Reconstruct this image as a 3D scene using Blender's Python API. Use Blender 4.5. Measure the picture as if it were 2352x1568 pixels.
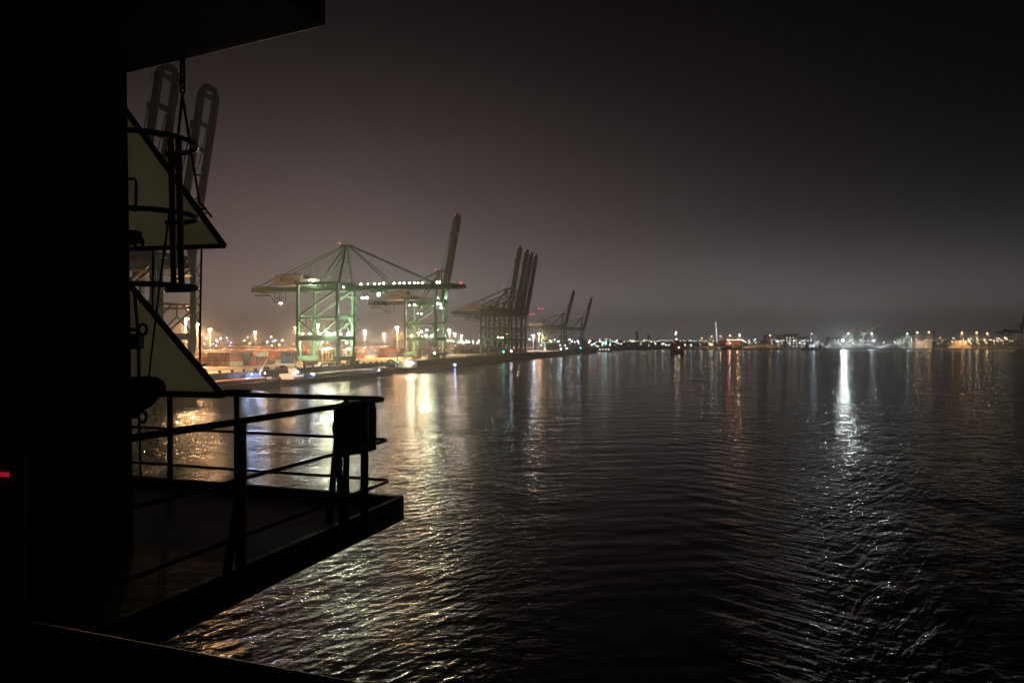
import bpy, math, random
from mathutils import Vector, Matrix
random.seed(7)
R = math.radians
for o in list(bpy.data.objects): bpy.data.objects.remove(o)
SC = bpy.context.scene
COL = SC.collection

# ------------------------------------------------------------------ camera, sky, exposure
CAMZ = 21.0            # eye height above the water
FPX = 1650.0           # focal length in units of the 2352 px wide picture
QZ = 7.0               # quay level above the water
cam_d = bpy.data.cameras.new('camera'); cam = bpy.data.objects.new('camera', cam_d); COL.objects.link(cam)
cam_d.sensor_width = 36; cam_d.lens = 36 * FPX / 2352; cam_d.clip_start = 0.1; cam_d.clip_end = 30000
cam.location = (0, 0, CAMZ); cam.rotation_euler = (R(90), 0, 0)
SC.camera = cam

W = bpy.data.worlds.new('World'); SC.world = W; W.use_nodes = True
def build_world():
    nt = W.node_tree; N = nt.nodes; L = nt.links; N.clear()
    out = N.new('ShaderNodeOutputWorld'); bg = N.new('ShaderNodeBackground'); L.new(bg.outputs[0], out.inputs[0])
    tc = N.new('ShaderNodeTexCoord'); sep = N.new('ShaderNodeSeparateXYZ'); L.new(tc.outputs['Generated'], sep.inputs[0])
    def M(op, a, b=None, c=None, clamp=False):
        n = N.new('ShaderNodeMath'); n.operation = op; n.use_clamp = clamp
        for i, v in enumerate((a, b, c)):
            if v is None: continue
            if isinstance(v, (int, float)): n.inputs[i].default_value = v
            else: L.new(v, n.inputs[i])
        return n.outputs[0]
    x, y, z = sep.outputs
    az = M('ARCTAN2', x, y)                                   # 0 = ahead, negative = left
    el = M('ARCSINE', M('MAXIMUM', z, 0.0))
    def glow(col, az0, saz, h, p=1.0):
        # light of the port on low overcast cloud: falls off with bearing and with height
        da = M('DIVIDE', M('SUBTRACT', az, az0), saz)
        ga = M('EXPONENT', M('MULTIPLY', M('MULTIPLY', da, da), -1.0))
        e = M('DIVIDE', el, h)
        ge = M('EXPONENT', M('MULTIPLY', M('POWER', e, p), -1.0))
        f = M('MULTIPLY', ga, ge)
        cn = N.new('ShaderNodeVectorMath'); cn.operation = 'SCALE'; cn.inputs[0].default_value = col; L.new(f, cn.inputs['Scale'])
        return cn.outputs[0]
    parts = [glow((0.143, 0.100, 0.104), R(-17), R(29.5), R(13.0), 1.75),
             glow((0.048, 0.048, 0.049), R(9), R(33), R(7.8), 1.6),
             glow((0.25, 0.227, 0.218), R(12), R(44), R(4.2), 1.6),
             glow((0.0004, 0.0004, 0.0006), R(-16), R(90), R(60), 1.2)]
    sky = N.new('ShaderNodeTexSky'); sky.sky_type = 'NISHITA'; sky.sun_disc = False
    sky.sun_elevation = R(-8); sky.sun_rotation = R(150); sky.air_density = 1.2; sky.dust_density = 2
    s0 = N.new('ShaderNodeVectorMath'); s0.operation = 'SCALE'; s0.inputs['Scale'].default_value = 0.002; L.new(sky.outputs[0], s0.inputs[0])
    acc = s0.outputs[0]
    for p in parts:
        a = N.new('ShaderNodeVectorMath'); a.operation = 'ADD'; L.new(acc, a.inputs[0]); L.new(p, a.inputs[1]); acc = a.outputs[0]
    # faint unevenness of the cloud base
    nz = N.new('ShaderNodeTexNoise'); nz.inputs['Scale'].default_value = 2.2; nz.inputs['Detail'].default_value = 3
    mp = N.new('ShaderNodeMapping'); mp.inputs['Scale'].default_value = (1, 1, 2.6); L.new(tc.outputs['Generated'], mp.inputs[0]); L.new(mp.outputs[0], nz.inputs['Vector'])
    k = M('MULTIPLY_ADD', nz.outputs[0], 0.5, 0.75)
    a = N.new('ShaderNodeVectorMath'); a.operation = 'SCALE'; L.new(acc, a.inputs[0]); L.new(k, a.inputs['Scale'])
    L.new(a.outputs[0], bg.inputs[0]); bg.inputs[1].default_value = 1.0
build_world()
SC.view_settings.view_transform = 'Standard'; SC.view_settings.look = 'None'; SC.view_settings.exposure = 0; SC.view_settings.gamma = 1
SC.view_settings.use_curve_mapping = False
cy = SC.cycles
cy.max_bounces = 4; cy.diffuse_bounces = 2; cy.glossy_bounces = 3; cy.transmission_bounces = 2; cy.volume_bounces = 0; cy.transparent_max_bounces = 6
cy.use_denoising = True; cy.caustics_reflective = False; cy.caustics_refractive = False; cy.sample_clamp_indirect = 3.0
HAZE_DENSITY = 0.00052

# ------------------------------------------------------------------ helpers
class MB:
    """collects shapes, then links them as ONE mesh object"""
    def __init__(s): s.v = []; s.f = []; s.mi = []; s.cur = 0
    def mat(s, i): s.cur = i; return s
    def poly(s, pts):
        b = len(s.v); s.v += [tuple(p) for p in pts]; s.f.append(tuple(range(b, b + len(pts)))); s.mi.append(s.cur)
    def hexa(s, p):   # 8 points: bottom 4 ccw, top 4 ccw
        b = len(s.v); s.v += [tuple(q) for q in p]
        for f in ((3, 2, 1, 0), (4, 5, 6, 7), (0, 1, 5, 4), (1, 2, 6, 5), (2, 3, 7, 6), (3, 0, 4, 7)):
            s.f.append(tuple(b + i for i in f)); s.mi.append(s.cur)
        return s
    def box(s, x0, x1, y0, y1, z0, z1):
        return s.hexa([(x0, y0, z0), (x1, y0, z0), (x1, y1, z0), (x0, y1, z0), (x0, y0, z1), (x1, y0, z1), (x1, y1, z1), (x0, y1, z1)])
    def beam(s, p, q, w, h=None, w2=None, h2=None):
        p = Vector(p); q = Vector(q); h = w if h is None else h; w2 = w if w2 is None else w2; h2 = h if h2 is None else h2
        d = (q - p).normalized(); up = Vector((0, 0, 1))
        if abs(d.z) > 0.92: up = Vector((0, 1, 0))
        sd = d.cross(up).normalized(); up = sd.cross(d)
        r = []
        for c, ww, hh in ((p, w, h), (q, w2, h2)):
            r += [c - sd * ww / 2 - up * hh / 2, c + sd * ww / 2 - up * hh / 2, c + sd * ww / 2 + up * hh / 2, c - sd * ww / 2 + up * hh / 2]
        return s.hexa(r)
    def tube(s, pts, r, n=8, cap=True, closed=False):
        pts = [Vector(p) for p in pts]; rings = []; m = len(pts)
        for i, p in enumerate(pts):
            a = pts[i - 1] if (i > 0 or closed) else p; c = pts[(i + 1) % m] if (i < m - 1 or closed) else p
            d = (c - a).normalized(); up = Vector((0, 0, 1)) if abs(d.z) < 0.9 else Vector((0, 1, 0))
            sd = d.cross(up).normalized(); up = sd.cross(d)
            rr = r[i] if isinstance(r, (list, tuple)) else r
            b = len(s.v); rings.append(b)
            for k in range(n):
                t = 2 * math.pi * k / n
                s.v.append(tuple(p + sd * math.cos(t) * rr + up * math.sin(t) * rr))
        for i in range(m if closed else m - 1):
            b0 = rings[i]; b1 = rings[(i + 1) % m]
            for k in range(n):
                s.f.append((b0 + k, b0 + (k + 1) % n, b1 + (k + 1) % n, b1 + k)); s.mi.append(s.cur)
        if cap and not closed:
            s.f.append(tuple(rings[0] + k for k in range(n))[::-1]); s.mi.append(s.cur)
            s.f.append(tuple(rings[-1] + k for k in range(n))); s.mi.append(s.cur)
        return s
    def ball(s, c, r, n=8, m=5, sz=1.0):
        c = Vector(c); b = len(s.v)
        s.v.append((c.x, c.y, c.z + r * sz))
        for i in range(1, m):
            t = math.pi * i / m
            for k in range(n):
                a = 2 * math.pi * k / n
                s.v.append((c.x + r * math.sin(t) * math.cos(a), c.y + r * math.sin(t) * math.sin(a), c.z + r * sz * math.cos(t)))
        s.v.append((c.x, c.y, c.z - r * sz)); e = len(s.v) - 1
        for k in range(n):
            k2 = (k + 1) % n
            s.f.append((b, b + 1 + k, b + 1 + k2)); s.mi.append(s.cur)
            for i in range(m - 2):
                q = b + 1 + i * n; s.f.append((q + k, q + n + k, q + n + k2, q + k2)); s.mi.append(s.cur)
            q = b + 1 + (m - 2) * n; s.f.append((q + k, e, q + k2)); s.mi.append(s.cur)
        return s
    def extrude(s, pts, dv):   # a closed outline swept by the vector dv
        n = len(pts); b = len(s.v); dv = Vector(dv)
        s.v += [tuple(p) for p in pts] + [tuple(Vector(p) + dv) for p in pts]
        s.f.append(tuple(b + i for i in range(n))[::-1]); s.mi.append(s.cur)
        s.f.append(tuple(b + n + i for i in range(n))); s.mi.append(s.cur)
        for i in range(n):
            j = (i + 1) % n; s.f.append((b + i, b + j, b + n + j, b + n + i)); s.mi.append(s.cur)
        return s
    def mesh(s, name, mats):
        me = bpy.data.meshes.new(name); me.from_pydata(s.v, [], s.f)
        for m in (mats if isinstance(mats, (list, tuple)) else [mats]): me.materials.append(m)
        for i, p in enumerate(me.polygons): p.material_index = s.mi[i]
        import bmesh
        bm = bmesh.new(); bm.from_mesh(me); bmesh.ops.recalc_face_normals(bm, faces=bm.faces); bm.to_mesh(me); bm.free()
        me.update(); return me
    def build(s, name, mats, parent=None, loc=None, smooth=False, bevel=0):
        o = bpy.data.objects.new(name, s.mesh(name, mats)); COL.objects.link(o)
        if parent: o.parent = parent
        if loc: o.location = loc
        if smooth:
            for p in o.data.polygons: p.use_smooth = True
        if bevel:
            m = o.modifiers.new('bevel', 'BEVEL'); m.width = bevel; m.segments = 2; m.limit_method = 'ANGLE'
        return o
def tag(o, label=None, cat=None, group=None, kind=None):
    if label: o['label'] = label
    if cat: o['category'] = cat
    if group: o['group'] = group
    if kind: o['kind'] = kind
    return o
def empty(name, loc=(0, 0, 0), rz=0):
    o = bpy.data.objects.new(name, None); COL.objects.link(o); o.location = loc; o.rotation_euler = (0, 0, rz); o.empty_display_size = 0.5; return o
def copy_tree(o, parent=None):
    c = o.copy(); COL.objects.link(c)
    if parent: c.parent = parent
    for ch in list(o.children): copy_tree(ch, c)
    return c
def lamp(parent, loc, power, col, kind='POINT', size=0.5, aim=None, angle=120, blend=0.6, name='lamp_light'):
    d = bpy.data.lights.new(name, kind); d.energy = power; d.color = col; d.shadow_soft_size = size
    o = bpy.data.objects.new(name, d); COL.objects.link(o); o.parent = parent; o.location = loc
    if kind == 'SPOT':
        d.spot_size = R(angle); d.spot_blend = blend
        v = Vector(aim if aim else (0, 0, -1)); o.rotation_euler = v.to_track_quat('-Z', 'Y').to_euler()
    return o
def text(s, size, mat, parent, loc, rot, name='lettering', depth=0.02, align='CENTER', sx=1.0):
    c = bpy.data.curves.new(name, 'FONT'); c.body = s; c.size = size; c.extrude = depth; c.align_x = align; c.align_y = 'CENTER'
    c.materials.append(mat); t = bpy.data.objects.new(name, c); COL.objects.link(t); bpy.context.view_layer.update()
    me = bpy.data.meshes.new_from_object(t.evaluated_get(bpy.context.evaluated_depsgraph_get())); bpy.data.objects.remove(t)
    o = bpy.data.objects.new(name, me); COL.objects.link(o)
    o.parent = parent; o.location = loc; o.rotation_euler = rot; o.scale = (sx, 1, 1); return o

def mat(name, col, rough=0.6, metal=0.0, var=0.25, scale=1.5, spec=0.4, dirt=None, dscale=0.4, bump=0.0):
    m = bpy.data.materials.new(name); m.use_nodes = True; nt = m.node_tree; N = nt.nodes; L = nt.links
    b = N['Principled BSDF']; b.inputs['Roughness'].default_value = rough; b.inputs['Metallic'].default_value = metal
    b.inputs['Specular IOR Level'].default_value = spec
    tc = N.new('ShaderNodeTexCoord'); nz = N.new('ShaderNodeTexNoise'); nz.inputs['Scale'].default_value = scale; nz.inputs['Detail'].default_value = 4
    L.new(tc.outputs['Object'], nz.inputs['Vector'])
    mr = N.new('ShaderNodeMapRange'); mr.inputs['To Min'].default_value = 1 - var; mr.inputs['To Max'].default_value = 1 + var
    L.new(nz.outputs[0], mr.inputs[0])
    mx = N.new('ShaderNodeVectorMath'); mx.operation = 'SCALE'; mx.inputs[0].default_value = col; L.new(mr.outputs[0], mx.inputs['Scale'])
    c = mx.outputs[0]
    if dirt:
        n2 = N.new('ShaderNodeTexNoise'); n2.inputs['Scale'].default_value = dscale; n2.inputs['Detail'].default_value = 6; n2.inputs['Roughness'].default_value = 0.7
        L.new(tc.outputs['Object'], n2.inputs['Vector'])
        r2 = N.new('ShaderNodeMapRange'); r2.inputs['From Min'].default_value = 0.5; r2.inputs['From Max'].default_value = 0.68; L.new(n2.outputs[0], r2.inputs[0])
        mm = N.new('ShaderNodeMix'); mm.data_type = 'RGBA'; L.new(r2.outputs[0], mm.inputs[0]); L.new(c, mm.inputs[6]); mm.inputs[7].default_value = (*dirt, 1); c = mm.outputs[2]
    L.new(c, b.inputs['Base Color'])
    if bump:
        bp = N.new('ShaderNodeBump'); bp.inputs['Strength'].default_value = bump; bp.inputs['Distance'].default_value = 0.02; L.new(nz.outputs[0], bp.inputs['Height']); L.new(bp.outputs[0], b.inputs['Normal'])
    return m
def emis(name, col, strength):
    m = bpy.data.materials.new(name); m.use_nodes = True; N = m.node_tree.nodes; N.clear()
    o = N.new('ShaderNodeOutputMaterial'); e = N.new('ShaderNodeEmission'); e.inputs[0].default_value = (*col, 1); e.inputs[1].default_value = strength
    m.node_tree.links.new(e.outputs[0], o.inputs[0]); return m

SODIUM = (1.0, 0.53, 0.235); WARM = (1.0, 0.74, 0.52); COOL = (0.72, 0.86, 1.0); GREENW = (0.86, 1.0, 0.72); WHITE = (1.0, 0.96, 0.88)
M = dict(
    crane=mat('crane_green_paint', (0.085, 0.162, 0.10), 0.5, 0, 0.2, 0.5, dirt=(0.075, 0.10, 0.07), dscale=0.3),
    crane_dark=mat('crane_rope_steel', (0.05, 0.06, 0.05), 0.6),
    yellow=mat('bogie_yellow_paint', (0.42, 0.30, 0.07), 0.6, dirt=(0.05, 0.04, 0.03), dscale=0.8),
    cream=mat('machine_house_cream', (0.62, 0.50, 0.42), 0.6, var=0.08, scale=0.4),
    glass=mat('dark_glazing', (0.03, 0.035, 0.04), 0.1, var=0.1),
    black=mat('black_rubber', (0.02, 0.02, 0.02), 0.8),
    logo=mat('logo_dark_paint', (0.05, 0.04, 0.06), 0.6),
    apron=mat('quay_concrete', (0.30, 0.27, 0.23), 0.75, var=0.2, scale=0.12, dirt=(0.17, 0.15, 0.13), dscale=0.05),
    wall=mat('quay_wall_concrete', (0.16, 0.15, 0.14), 0.85, var=0.35, scale=0.25, dirt=(0.06, 0.06, 0.055), dscale=0.12),
    land=mat('far_bank_earth', (0.16, 0.14, 0.11), 0.9, var=0.3, scale=0.02),
    sand=mat('sand_heap', (0.40, 0.36, 0.28), 0.9, var=0.15, scale=0.05),
    mast=mat('galvanised_mast', (0.33, 0.31, 0.28), 0.55, 0.3, 0.1),
    shed=mat('shed_sheeting', (0.30, 0.28, 0.26), 0.7, var=0.12, scale=0.3),
    shedrib=mat('shed_pilaster', (0.45, 0.42, 0.38), 0.7, var=0.1),
    hull=mat('barge_hull_black', (0.035, 0.035, 0.04), 0.55, var=0.3, dirt=(0.07, 0.045, 0.03), dscale=0.4),
    hullred=mat('tug_hull_red', (0.10, 0.03, 0.025), 0.55, var=0.3),
    deckred=mat('hatch_cover_red', (0.22, 0.09, 0.06), 0.6, var=0.3, dirt=(0.12, 0.07, 0.05)),
    deckgrey=mat('deck_grey', (0.25, 0.25, 0.24), 0.7, var=0.25),
    white=mat('boat_white_paint', (0.70, 0.70, 0.68), 0.5, var=0.08),
    blue=mat('boat_blue_paint', (0.10, 0.22, 0.50), 0.5, var=0.15),
    ship=mat('ship_dark_paint', (0.055, 0.055, 0.05), 0.5, var=0.3, scale=6, bump=0.25),
    shipdeck=mat('ship_deck_paint', (0.085, 0.078, 0.055), 0.5, var=0.5, scale=3, bump=0.5, dirt=(0.04, 0.032, 0.024), dscale=1.6),
    rail=mat('rail_paint', (0.20, 0.185, 0.15), 0.32, var=0.2, scale=8),
    wire=mat('wire_rope', (0.025, 0.025, 0.025), 0.7),
    timber=mat('dolphin_timber', (0.04, 0.035, 0.03), 0.9, var=0.4),
    canvas=mat('black_canvas', (0.018, 0.018, 0.018), 0.9, var=0.3, scale=9),
    E_sodium=emis('sodium_lamp', (1.0, 0.62, 0.28), 55), E_warm=emis('warm_lamp', (1.0, 0.80, 0.52), 50), E_cool=emis('cool_white_lamp', COOL, 60),
    E_green=emis('greenish_white_lamp', (0.90, 1.0, 0.80), 60), E_red=emis('red_warning_lamp', (1.0, 0.05, 0.09), 4), E_cyan=emis('cyan_lamp', (0.10, 0.75, 1.0), 22),
    E_boat=emis('boat_deck_lamp', (0.8, 0.9, 1.0), 14), E_cab=emis('lit_cab_glazing', (0.95, 1.0, 0.86), 4.0), E_blue=emis('blue_lamp', (0.30, 0.45, 1.0), 40), E_window=emis('lit_window', (1.0, 0.75, 0.45), 2.0), E_dim=emis('dim_red_indicator', (0.9, 0.02, 0.08), 0.32),
    E_navgreen=emis('green_nav_lamp', (0.1, 1.0, 0.35), 12))

M['E_sodium_bank'] = emis('bank_sodium_lamp', (1.0, 0.66, 0.34), 13); M['E_warm_bank'] = emis('bank_warm_lamp', (1.0, 0.84, 0.6), 14); M['E_cool_bank'] = emis('bank_white_lamp', COOL, 16)
M['E_far_w'] = emis('distant_warm_lamp', (1.0, 0.78, 0.48), 11); M['E_far_c'] = emis('distant_white_lamp', (0.80, 0.92, 1.0), 11); M['E_far_y'] = emis('distant_yellow_lamp', (1.0, 0.93, 0.66), 11)
M['E_far_g'] = emis('distant_cyan_lamp', (0.15, 0.9, 0.95), 5); M['E_far_r'] = emis('distant_red_lamp', (1.0, 0.10, 0.10), 6); M['E_far_b'] = emis('distant_blue_lamp', (0.25, 0.4, 1.0), 6)
# quay axes: u runs away along the quay edge, n points over the water
TH = R(15); U = Vector((math.sin(TH), math.cos(TH), 0)); NN = Vector((math.cos(TH), -math.sin(TH), 0)); P0 = Vector((-102, 420, 0))
def quay(s, w, z=0.0): p = P0 + U * s + NN * w; return Vector((p.x, p.y, QZ + z))
def pix(px, py, Y): return Vector(((px - 1176) * Y / FPX, Y, CAMZ - (py - 785) * Y / FPX))
EDGE = 4.0             # quay edge lies this far in front of the sea rail

# ------------------------------------------------------------------ water
def build_water():
    b = MB(); S = 3300; b.poly([(-S, -S, 0), (S, -S, 0), (S, S, 0), (-S, S, 0)])
    m = bpy.data.materials.new('harbour_water'); m.use_nodes = True; nt = m.node_tree; N = nt.nodes; L = nt.links
    p = N['Principled BSDF']; p.inputs['Base Color'].default_value = (0.006, 0.0065, 0.006, 1); p.inputs['Roughness'].default_value = 0.12
    p.inputs['IOR'].default_value = 1.33; p.inputs['Specular IOR Level'].default_value = 0.5
    geo = N.new('ShaderNodeNewGeometry'); pos = geo.outputs['Position']
    def mp(rot, sc, src=pos):
        n = N.new('ShaderNodeMapping'); n.vector_type = 'TEXTURE'; n.inputs['Rotation'].default_value = (0, 0, R(rot)); n.inputs['Scale'].default_value = sc; L.new(src, n.inputs[0]); return n.outputs[0]
    def noise(v, scale, detail, rough=0.55, dist=0.0):
        n = N.new('ShaderNodeTexNoise'); n.inputs['Scale'].default_value = scale; n.inputs['Detail'].default_value = detail; n.inputs['Roughness'].default_value = rough; n.inputs['Distortion'].default_value = dist
        L.new(v, n.inputs['Vector']); return n.outputs[0]
    def MM(op, a, c=None, d=None, clamp=False):
        n = N.new('ShaderNodeMath'); n.operation = op; n.use_clamp = clamp
        for i, v in enumerate((a, c, d)):
            if v is None: continue
            if isinstance(v, (int, float)): n.inputs[i].default_value = v
            else: L.new(v, n.inputs[i])
        return n.outputs[0]
    # wind ripples: crests run across the view, short and steep; the ship's own wash left of the wake runs slantwise
    chop = noise(mp(14, (2.3, 1.3, 1)), 1.0, 3, 0.5, 0.4)
    wash = noise(mp(52, (3.0, 0.95, 1)), 1.0, 3, 0.5, 0.5)
    small = noise(mp(-12, (0.9, 0.45, 1)), 1.0, 2, 0.55, 0.3)
    swell = noise(mp(8, (18, 7, 1)), 1.0, 2)
    # patches of slick and ruffled water
    patch = noise(mp(18, (26, 60, 1)), 1.0, 4, 0.6, 1.2)
    ruff = N.new('ShaderNodeMapRange'); ruff.inputs['From Min'].default_value = 0.38; ruff.inputs['From Max'].default_value = 0.60; ruff.inputs['To Min'].default_value = 0.25; ruff.inputs['To Max'].default_value = 1.0; L.new(patch, ruff.inputs[0])
    xy = N.new('ShaderNodeSeparateXYZ'); L.new(pos, xy.inputs[0])
    # the wake opens behind the ship's stern: t = sideways distance over distance astern
    wob = MM('MULTIPLY', MM('SUBTRACT', noise(mp(0, (30, 30, 1)), 1.0, 2), 0.5), 0.22)
    t = MM('ADD', MM('DIVIDE', xy.outputs[0], MM('MAXIMUM', xy.outputs[1], 20.0)), wob)
    def lobe(c, w_):
        d = MM('DIVIDE', MM('SUBTRACT', t, c), w_); return MM('EXPONENT', MM('MULTIPLY', MM('MULTIPLY', d, d), -1.0))
    def wake(rot, wl, dist):
        n = N.new('ShaderNodeTexWave'); n.wave_type = 'BANDS'; n.bands_direction = 'Y'; n.wave_profile = 'SIN'
        n.inputs['Scale'].default_value = 2 * math.pi / (20 * wl); n.inputs['Distortion'].default_value = dist; n.inputs['Detail'].default_value = 2.0; n.inputs['Detail Scale'].default_value = 1.3
        L.new(mp(rot, (1, 1, 1)), n.inputs['Vector']); return n.outputs['Fac'] if 'Fac' in n.outputs else n.outputs[1]
    wr = wake(57, 5.0, 4.0); wl = wake(-50, 4.4, 4.5)
    slick = MM('SUBTRACT', 1.0, MM('MULTIPLY', lobe(0.20, 0.17), 0.9))
    leftm = N.new('ShaderNodeMapRange'); leftm.inputs['From Min'].default_value = 0.12; leftm.inputs['From Max'].default_value = -0.10; L.new(t, leftm.inputs[0])
    h = MM('ADD', MM('MULTIPLY', chop, 0.42), MM('MULTIPLY', MM('MULTIPLY', wash, leftm.outputs[0]), 0.42))
    h = MM('ADD', h, MM('MULTIPLY', small, 0.10))
    h = MM('MULTIPLY', MM('MULTIPLY', h, ruff.outputs[0]), slick)
    h = MM('ADD', h, MM('MULTIPLY', swell, 0.34))
    # short steep crests inside the wake arm, rising to the right beyond its middle and falling to the right before it
    cr = noise(mp(52, (5.0, 1.15, 1)), 1.0, 2, 0.5, 0.6); cl = noise(mp(-44, (5.0, 1.15, 1)), 1.0, 2, 0.5, 0.6)
    h = MM('ADD', h, MM('MULTIPLY', MM('MULTIPLY', cr, lobe(0.50, 0.10)), 0.62))
    h = MM('ADD', h, MM('MULTIPLY', MM('MULTIPLY', cl, lobe(0.39, 0.08)), 0.52))
    h = MM('ADD', h, MM('MULTIPLY', MM('MULTIPLY', wr, lobe(0.62, 0.16)), 0.17))
    h = MM('ADD', h, MM('MULTIPLY', MM('MULTIPLY', MM('MULTIPLY', wl, lobe(0.31, 0.09)), ruff.outputs[0]), 0.10))
    bp = N.new('ShaderNodeBump'); bp.inputs['Strength'].default_value = 1.0; bp.inputs['Distance'].default_value = 1.0; L.new(h, bp.inputs['Height']); L.new(bp.outputs[0], p.inputs['Normal'])
    o = b.build('water', m); tag(o, kind='structure')
build_water()

# ------------------------------------------------------------------ quay and far bank
def build_ground():
    # terminal apron, one slab whose water side is the quay wall
    b = MB()
    A = [quay(-330, EDGE), quay(1010, EDGE), quay(1010, -1400), quay(-330, -1400)]
    b.hexa([(p.x, p.y, -0.6) for p in A] + [(p.x, p.y, QZ) for p in A])
    o = b.build('terminal_pavement', M['apron']); tag(o, kind='structure')
    w = MB()
    for k in range(54):
        s0 = -330 + k * 24.8
        p = [quay(s0 + 0.12, EDGE + 0.02), quay(s0 + 24.68, EDGE + 0.02), quay(s0 + 24.68, EDGE + 0.62), quay(s0 + 0.12, EDGE + 0.62)]
        w.hexa([(q.x, q.y, -0.6) for q in p] + [(q.x, q.y, QZ + 0.25) for q in p])
    o = w.build('quay_wall', M['wall']); tag(o, 'long grey concrete quay wall below the container cranes', 'quay wall', kind='structure')
    # crane rails
    for i, ww in enumerate((0.0, -26.0)):
        r = MB(); p, q = quay(-330, ww, 0.06), quay(1000, ww, 0.06); r.beam(p, q, 0.18, 0.12)
        tag(r.build('crane_rail', M['crane_dark']), kind='structure')
    # far bank
    b = MB()
    far = [(-560, 1480, 0), (-150, 1480, 0), (120, 1650, 0), (330, 1850, 0), (620, 1890, 0), (1000, 1905, 0), (3290, 1925, 0), (3290, 3290, 0), (-3290, 3290, 0), (-3290, 1900, 0)]
    b.extrude([(x, y, -0.5) for x, y, z in far], (0, 0, 3.9)); o = b.build('far_bank', M['land']); tag(o, kind='structure')
    # wooded rise closing the view behind the lights
    rw = random.Random(4); t = MB(); x = -3200; hh = 20
    while x < 3200:
        wd = rw.uniform(20, 60); hh = min(27, max(15, hh + rw.uniform(-4, 4))); d = rw.uniform(0, 40)
        t.hexa([(x, 2850 + d, 3), (x + wd * 1.15, 2850 + d, 3), (x + wd * 1.15, 2950 + d, 3), (x, 2950 + d, 3), (x + wd * 0.2, 2880 + d, hh), (x + wd * 0.9, 2880 + d, hh + rw.uniform(-4, 4)), (x + wd * 0.9, 2930 + d, hh), (x + wd * 0.2, 2930 + d, hh)]); x += wd
    o = t.build('wooded_rise', mat('far_woodland', (0.05, 0.055, 0.04), 0.95)); tag(o, 'dark low wooded rise along the horizon behind the far lights', 'woodland', kind='stuff')
build_ground()

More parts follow.
